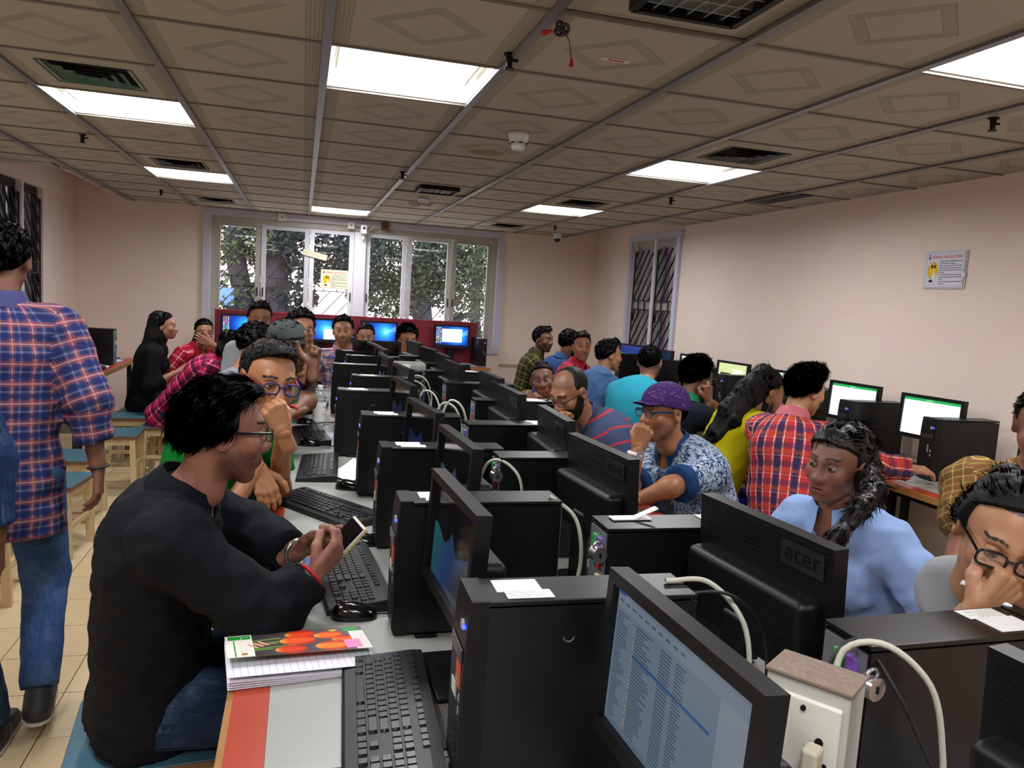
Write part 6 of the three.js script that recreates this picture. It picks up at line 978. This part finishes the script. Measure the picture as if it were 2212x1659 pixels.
person({ label: 'bearded person in pink and blue checked short sleeves facing forward', head: onD(741, 716, 6.3), face: [-6, 2, 2], body: -5, sitter: 'bearded man in pink check', skin: 0xb07e5c, stubble: 0.7, neck: 0.03, hair: { vol: 0.02, tuft: 0.007, quiff: 0.012 }, arms: { R: { h: V(0.1, 0.6, -6.05), pole: V(-1, 0, 0) }, L: { h: V(0.45, 0.6, -6.2), pole: V(1, 0, 0) } }, top: { mat: plaid(0.1, '#b87c88', [[0, 0.24, '#38568a', 0.6], [0.42, 0.12, '#e4dede', 0.7], [0.7, 0.12, '#8a9cb8', 0.6]]), sleeve: 0.72, hem: 0.05, collar: plain('#b8808c') } });
person({ label: 'dark haired person mostly hidden behind crosswise black monitor', head: onD(790, 728, 7.3), face: [-4, 8, 0], body: 0, sitter: 'person behind crosswise monitor', skin: 0xa07052, hair: { vol: 0.014, tuft: 0.004 }, top: { mat: plain('#4a5064'), sleeve: 0.7 } });
person({ label: 'bushy haired person in glasses reading behind crosswise monitor', head: onD(880, 733, 6.95), face: [8, 14, 0], body: 5, sitter: 'bushy haired person', skin: 0xa06c4e, hair: { vol: 0.028, tuft: 0.014, freq: 36, quiff: 0.008, side: 1, lift: 0.7, len: 0.035 }, glasses: { mat: mat(0x3a2020, 0.3), r: 0.0018 }, top: { mat: plain('#a0a4ac'), sleeve: 0.7 } });
// far right corner
person({ label: 'person in yellow and black plaid shirt seated near the pink corner', head: onD(1174, 734, 7.4), face: [38, 4, 2], body: 70, sitter: 'man in yellow plaid', pelvis: V(2.08, 0.5, -7.15), deskArms: 1, skin: 0x6a4836, stubble: 0.5, bow: 0.02, hair: { vol: 0.018, tuft: 0.005, quiff: 0.012 }, top: { mat: plaid(0.07, '#23241c', [[0, 0.2, '#8a8430', 0.6], [0.5, 0.08, '#5c5a24', 0.6]]), sleeve: 1.9, hem: 0.05, collar: plain('#3a3a20') } });
person({ label: 'bearded person in plain blue shirt turned away in far corner', head: onD(1230, 742, 6.95), face: [115, 8, 0], body: 100, sitter: 'man in blue shirt in far corner', pelvis: V(2.1, 0.5, -6.62), deskArms: 1, skin: 0x855a42, beard: 0.008, hair: { vol: 0.018, tuft: 0.007 }, top: { mat: plain('#2c4272'), sleeve: 0.8, collar: plain('#38568a') } });
person({ label: 'person in red and navy checked shirt facing forward among seated men', head: onD(1256, 750, 6.5), face: [-4, 0, 2], body: 50, sitter: 'man in red check', pelvis: V(2.14, 0.5, -6.1), deskArms: 1, skin: 0x9a6848, stubble: 0.2, neck: 0.02, hair: { vol: 0.018, tuft: 0.009, quiff: 0.006 }, top: { mat: plaid(0.055, '#c42c34', [[0, 0.42, '#2a2450', 0.5]]), sleeve: 1.6, collar: plain('#b02830') } });
person({ label: 'person in faded denim shirt in profile looking at wall screens', head: onD(1316, 768, 5.95), face: [95, 4, 0], body: 112, sitter: 'man in denim shirt', pelvis: V(2.03, 0.5, -5.48), deskArms: 1, skin: 0xa87656, hair: { vol: 0.016, tuft: 0.008, quiff: 0.012 }, top: { mat: denim('#40608e'), sleeve: 1.8, hem: 0.06, collar: denim('#5c7ca8'), wrinkle: 0.01 } });
person({ label: 'person in turquoise shirt seen from behind at the wall desk', head: onD(1404, 784, 5.3), face: [140, 6, 0], body: 135, sitter: 'man in turquoise shirt', pelvis: V(2.08, 0.5, -4.7), deskArms: 1, skin: 0x8f6248, width: 1.12, fat: 0.015, hair: { vol: 0.008, tuft: 0.003 }, top: { mat: plain('#2f9db4'), sleeve: 0.75, hem: 0.08, long: true, loose: 0.02 } });
person({ label: 'person in dark polo with green collar and earphone leaning on hand', head: onD(1507, 816, 4.7), face: [105, 12, 0], body: 105, lean: 80, sitter: 'man with earphone', pelvis: V(2.0, 0.5, -4.12), deskArms: 1, skin: 0x86583f, stubble: 0.5, arms: { R: { h: onD(1530, 866, 4.62), el: V(2.6, 0.82, -4.0), pose: 'fist', fd: V(-0.1, 1, 0), palm: V(-0.4, 0, -0.9) } }, hair: { vol: 0.024, tuft: 0.012, freq: 36, lift: 0.6, len: 0.04 }, glasses: { mat: mat(0x3a3440, 0.3), r: 0.0018 }, top: { mat: plain('#141a26'), sleeve: 0.8, collar: plain('#2a9a6a') },
  extra: (o, r) => part('earphone', [tube([V(-0.088, -0.012, 0.0), V(-0.1, -0.035, 0.01), V(-0.09, -0.1, 0.03), V(-0.07, -0.18, 0.06)], 0.005, 24, 6)].map((g) => g.applyMatrix4(r.hm)), mat(0xd8d4d0, 0.4), o) });
{ const hd = onD(1652, 842, 4.4); const Q = (x, y, d) => ({ w: onD(x, y, d) });
  person({ label: 'person in yellow tunic with long straight black hair bent over the wall desk', head: hd, face: [110, 30, 10], body: 95, lean: 62, sitter: 'woman in yellow tunic', fem: 1, pelvis: V(2.06, 0.5, -3.54), skin: 0xa0704f, bow: 0.03, arms: { R: { h: onD(1678, 872, 4.42), el: V(2.72, 0.82, -3.5), pose: 'relaxed', fd: V(0, 1, 0) } },
    hair: { vol: 0.016, tuft: 0.004, pull: [0.05, -0.05, -0.16], lift: 0.03, rough: 0.06, len: 0.05, flat: V(0.3, 0.5, 0.8).normalize(), flatBy: 1.5, long: [{ l: [0, 0.05, -0.05], r: 0.08 }, { ...Q(1615, 850, 4.3), r: 0.075 }, { ...Q(1575, 890, 4.22), r: 0.06 }, { ...Q(1545, 930, 4.2), r: 0.035 }, { ...Q(1508, 960, 4.2), r: 0.01, end: 1 }, { ...Q(1620, 845, 4.3), r: 0.05 }, { ...Q(1590, 910, 4.18), r: 0.035 }, { ...Q(1552, 940, 4.17), r: 0.02 }, { ...Q(1520, 965, 4.17), r: 0.008, end: 1 }, { l: [0, 0.03, 0.0], r: 0.06 }, { l: [-0.03, -0.12, 0.02], r: 0.04 }] },
    top: { mat: plain('#b5ac0e'), sleeve: 1.35, hem: 0.16, long: true, loose: 0.018, wrinkle: 0.009 }, trousers: { mat: plain('#0f1466') } }); }
person({ label: 'person in red white and navy plaid shirt seen from behind at wall desk', head: onD(1742, 844, 4.0), face: [100, 12, 4], body: 120, lean: 60, sitter: 'man in red plaid', skin: 0xb88764, pelvis: V(2.19, 0.5, -3.05), bow: 0.05, width: 0.95, hair: { vol: 0.02, tuft: 0.01, freq: 34, quiff: 0.014, lift: 0.5, len: 0.04 }, arms: { R: { h: V(2.86, 0.83, -3.0), pole: V(0, -1, 0.6) }, L: { h: V(2.86, 0.83, -3.3), pole: V(0, -1, 0.2) } }, top: { mat: fabric(0.085, (g, w, h) => { g.fillStyle = '#b4343a'; g.fillRect(0, 0, w, h); for (const [p, s, c, a] of [[0.05, 0.3, '#2c3054', 0.9], [0.42, 0.05, '#ead6bc', 0.9], [0.93, 0.05, '#ead6bc', 0.9]]) { g.globalAlpha = a; g.fillStyle = c; g.fillRect(p * w, 0, s * w, h); } for (const [p, s, c, a] of [[0.1, 0.3, '#2c3054', 0.4], [0.5, 0.2, '#c05a34', 0.45], [0.8, 0.04, '#ead6bc', 0.4]]) { g.globalAlpha = a; g.fillStyle = c; g.fillRect(0, p * h, w, s * h); } g.globalAlpha = 1; }), sleeve: 1.8, hem: 0.16, long: true, collar: plain('#c8707a'), loose: 0.02, wrinkle: 0.01 }, trousers: { mat: DJEANS } });
// far side of the double desk
person({ label: 'person in light blue shirt with long black ponytail looking down', head: onD(1806, 1004, 2.36), face: [-68, 6, -4], body: -70, sitter: 'woman in light blue shirt', stoolLabel: 'wooden stool under the woman in light blue shirt', fem: 1, width: 0.98, pelvis: V(1.62, 0.5, -1.84), wide: 1.1, skin: 0x7e5442, neck: 0.02, gaze: [-0.1, -0.05], eyes: 1, lips: 0.4, arms: { L: { h: V(1.42, 0.74, -1.55), pole: V(0.6, -0.8, 0.8) }, R: { h: V(1.38, 0.74, -2.05), pole: V(0.6, -0.8, -0.5) } },
  hair: { vol: 0.016, tuft: 0.003, line: 0.002, front: 0.05, pull: [0, -0.01, -0.15], lift: 0.03, rough: 0.04, len: 0.06, n: 9000, flat: V(0, 0, 1), flatBy: 1.0, long: [{ l: [0, 0.05, -0.08], r: 0.06 }, { l: [0, -0.02, -0.13], r: 0.048 }, { w: onD(1886, 1062, 2.26), r: 0.028 }, { w: onD(1856, 1100, 2.12), r: 0.022 }, { w: onD(1808, 1160, 2.05), r: 0.017 }, { w: onD(1775, 1215, 2.0), r: 0.01 }] }, hairMat: new THREE.MeshPhysicalMaterial({ color: 0x110c0b, roughness: 0.45, specularIntensity: 0.7, side: THREE.DoubleSide }), top: { mat: plain('#8fa9d8', 0.7), sleeve: 1.4, hem: 0.12, long: true, collar: plain('#8fabde'), loose: 0.016, wrinkle: 0.012 },
  extra: (o, r) => part('earring', [-1, 1].map((s) => new THREE.SphereGeometry(0.0035, 10, 8).translate(s * 0.081, -0.036, -0.01).applyMatrix4(r.hm)), chrome, o) });
person({ label: 'person in tan checked shirt and jeans with red wristband', head: onD(2262, 925, 2.62), face: [-50, 20, 0], body: -35, sitter: 'man in tan check shirt', pelvis: V(2.12, 0.5, -1.78), spread: 24, legs: -70, skin: 0x8a5a42, arms: { R: { h: onD(2045, 1262, 2.5), el: onD(2090, 1130, 2.62), pose: 'relaxed', fd: V(0.1, -0.95, 0.1), palm: V(0.3, 0, -0.9) } }, hair: shortH, top: { mat: plaid(0.024, '#6b4f2a', [[0, 0.12, '#b09a54', 0.7], [0.5, 0.1, '#8a3a2c', 0.4]]), sleeve: 1.12, cuff: plaid(0.024, '#7a5c34', [[0, 0.12, '#b09a54', 0.7]]), hem: 0.1, long: true, loose: 0.022, wrinkle: 0.01 }, trousers: { mat: denim('#3c5a86') },
  extra: (o, r) => band(o, r.lo(r.J.R.el), r.lo(r.J.R.wr), 0.93, 0.031, 0.005, mat(0x9a2040, 0.6), 'red_wristband') });
person({ label: 'person in grey top and dark glasses resting face on hand, pen at lips', head: onD(2172, 1165, 1.62), face: [-42, 18, -10], body: -60, width: 0.85, neck: 0.17, sitter: 'woman in dark glasses', fem: 1, pelvis: V(1.7, 0.5, -1.12), skin: 0xa87858, eyes: 0.8, lips: 0.3, arms: { R: { h: onD(2096, 1330, 1.56), el: V(1.3, 0.81, -1.05), pose: 'fist', fd: V(0.55, 0.7, 0.25), palm: V(0.2, 0.4, -0.8) }, L: { h: V(1.5, 0.6, -0.9) } }, hair: { vol: 0.013, tuft: 0.003, part: 1, front: 0.066, line: 0.0, side: 1, bun: 1, pull: [0, 0.03, -0.15], lift: 0.03, rough: 0.04, len: 0.06, n: 9000 }, glasses: { mat: mat(0x0a0a0c, 0.25), r: 0.0026 }, top: { mat: plain('#9a9da0'), sleeve: 0.8, hem: 0.05 },
  extra: (o, r) => part('pen', cyl(0.005, 0.005, 0.09, 0, 0, 0, 12).rotateZ(1.35).translate(-0.02, -0.06, 0.115).applyMatrix4(r.hm), mat(0xe0e4f0, 0.3), o) });
person({ label: 'person in red top with tied black hair resting chin on clasped hands', head: onD(1172, 822, 4.7), face: [-20, 0, 10], body: -55, sitter: 'woman in red top', pelvis: V(1.66, 0.5, -4.42), fem: 1, width: 1.1, neck: 0.04, skin: 0x6c4634, lips: 0.4, gaze: [-0.3, 0], arms: { R: { h: onD(1134, 872, 4.58), el: V(1.2, 0.81, -4.55), pose: 'fist', fd: V(0.5, 0.6, 0.2) }, L: { h: onD(1150, 876, 4.5), el: V(1.3, 0.81, -4.25), pose: 'fist', fd: V(-0.3, 0.8, -0.2) } }, hair: { vol: 0.012, tuft: 0.003, front: 0.06, bun: 1, pull: [0, 0.03, -0.15], lift: 0.03, rough: 0.05, len: 0.05 }, top: { mat: plain('#a81c22'), sleeve: 0.8, hem: 0.03 } });
person({ label: 'balding bearded person in blue polo with red stripes looking down', head: onD(1230, 850, 3.55), face: [-62, 30, 0], body: -65, sitter: 'man in striped polo', pelvis: V(1.58, 0.5, -3.22), neck: 0.06, fat: 0.02, width: 1.05, skin: 0x9a684a, beard: 0.008, eyes: 0.2, arms: { R: { h: onD(1206, 934, 3.5), el: V(1.27, 0.81, -3.5), pose: 'fist', fd: V(0, 1, 0) }, L: { h: V(1.22, 0.8, -3.05), pole: V(0.5, -1, 0.5) } }, hair: { vol: 0.006, tuft: 0.002, bald: 1, len: 0.01 }, glasses: { mat: mat(0x302828, 0.3), r: 0.0016 },
  top: { mat: fabric(0.075, (g, w, h) => { g.fillStyle = '#424c6a'; g.fillRect(0, 0, w, h); g.globalAlpha = 0.12; speck(g, w, h, 2500, ['#6a7698', '#242c44'], 1, 3); g.globalAlpha = 1; g.fillStyle = '#b43642'; g.fillRect(0, h * 0.42, w, h * 0.15); }), sleeve: 0.85, hem: 0.05, collar: plain('#46506e') } });
const floral = fabric(0.2, (g, w, h) => { g.fillStyle = '#24395c'; g.fillRect(0, 0, w, h); for (let i = 0; i < 900; i++) { g.save(); g.translate(rnd(0, w), rnd(0, h)); g.rotate(rnd(0, 6.3)); g.fillStyle = ['#8b99ab', '#a2adba', '#76879c', '#b0b9c4'][i % 4]; g.beginPath(); g.ellipse(0, 0, rnd(5, 10), rnd(2, 4.5), 0, 0, 7); g.fill(); g.restore(); } });
const capCloth = fabric(0.12, (g, w, h) => { g.fillStyle = '#3c2458'; g.fillRect(0, 0, w, h); for (let i = 0; i < 130; i++) { g.globalAlpha = rnd(0.3, 0.9); g.fillStyle = ['#8a6aa0', '#b49cc0', '#5a3a7c', '#241436'][Math.floor(rnd(0, 4))]; g.fillRect(rnd(0, w), rnd(0, h), rnd(6, 34), rnd(2, 5)); } g.globalAlpha = 1; });
person({ label: 'person in purple cap and blue leaf print shirt resting chin on fist', head: onD(1432, 893, 3.2), face: [-78, 2, 2], body: -70, sitter: 'man in purple cap', pelvis: V(1.7, 0.5, -2.78), neck: 0.05, skin: 0x94613f, stubble: 0.45, arms: { R: { h: onD(1378, 970, 3.1), el: onD(1356, 1062, 3.12), pose: 'fist', fd: V(0.25, 0.95, 0.1), palm: V(0.4, 0.1, -0.9) }, L: { h: onD(1380, 1078, 3.02), el: onD(1448, 1052, 3.0), pose: 'relaxed', fd: V(-1, 0, 0) } }, hair: { vol: 0.01, tuft: 0.004 }, glasses: { mat: mat(0x24304c, 0.3), r: 0.0024, temple: mat(0x1c3050, 0.3) }, cap: { mat: capCloth, line: 0.03, tip: 0.012 }, top: { mat: floral, sleeve: 0.82, hem: 0.08, long: true, collar: plain('#1d3c66'), cuff: plain('#1d3c66'), loose: 0.022 },
  extra: (o, r) => { band(o, r.lo(r.J.R.el), r.lo(r.J.R.wr), 0.88, 0.031, 0.008, mat(0xd8d2c8, 0.5), 'watch_strap'); const p = r.lo(r.J.R.el.clone().lerp(r.J.R.wr, 0.88)).add(V(0, 0, 0.034)); part('watch_face', cyl(0.018, 0.018, 0.008, 0, 0, 0, 24).rotateX(Math.PI / 2).translate(p.x, p.y, p.z), chrome, o); } });
renderer.render(scene, camera);
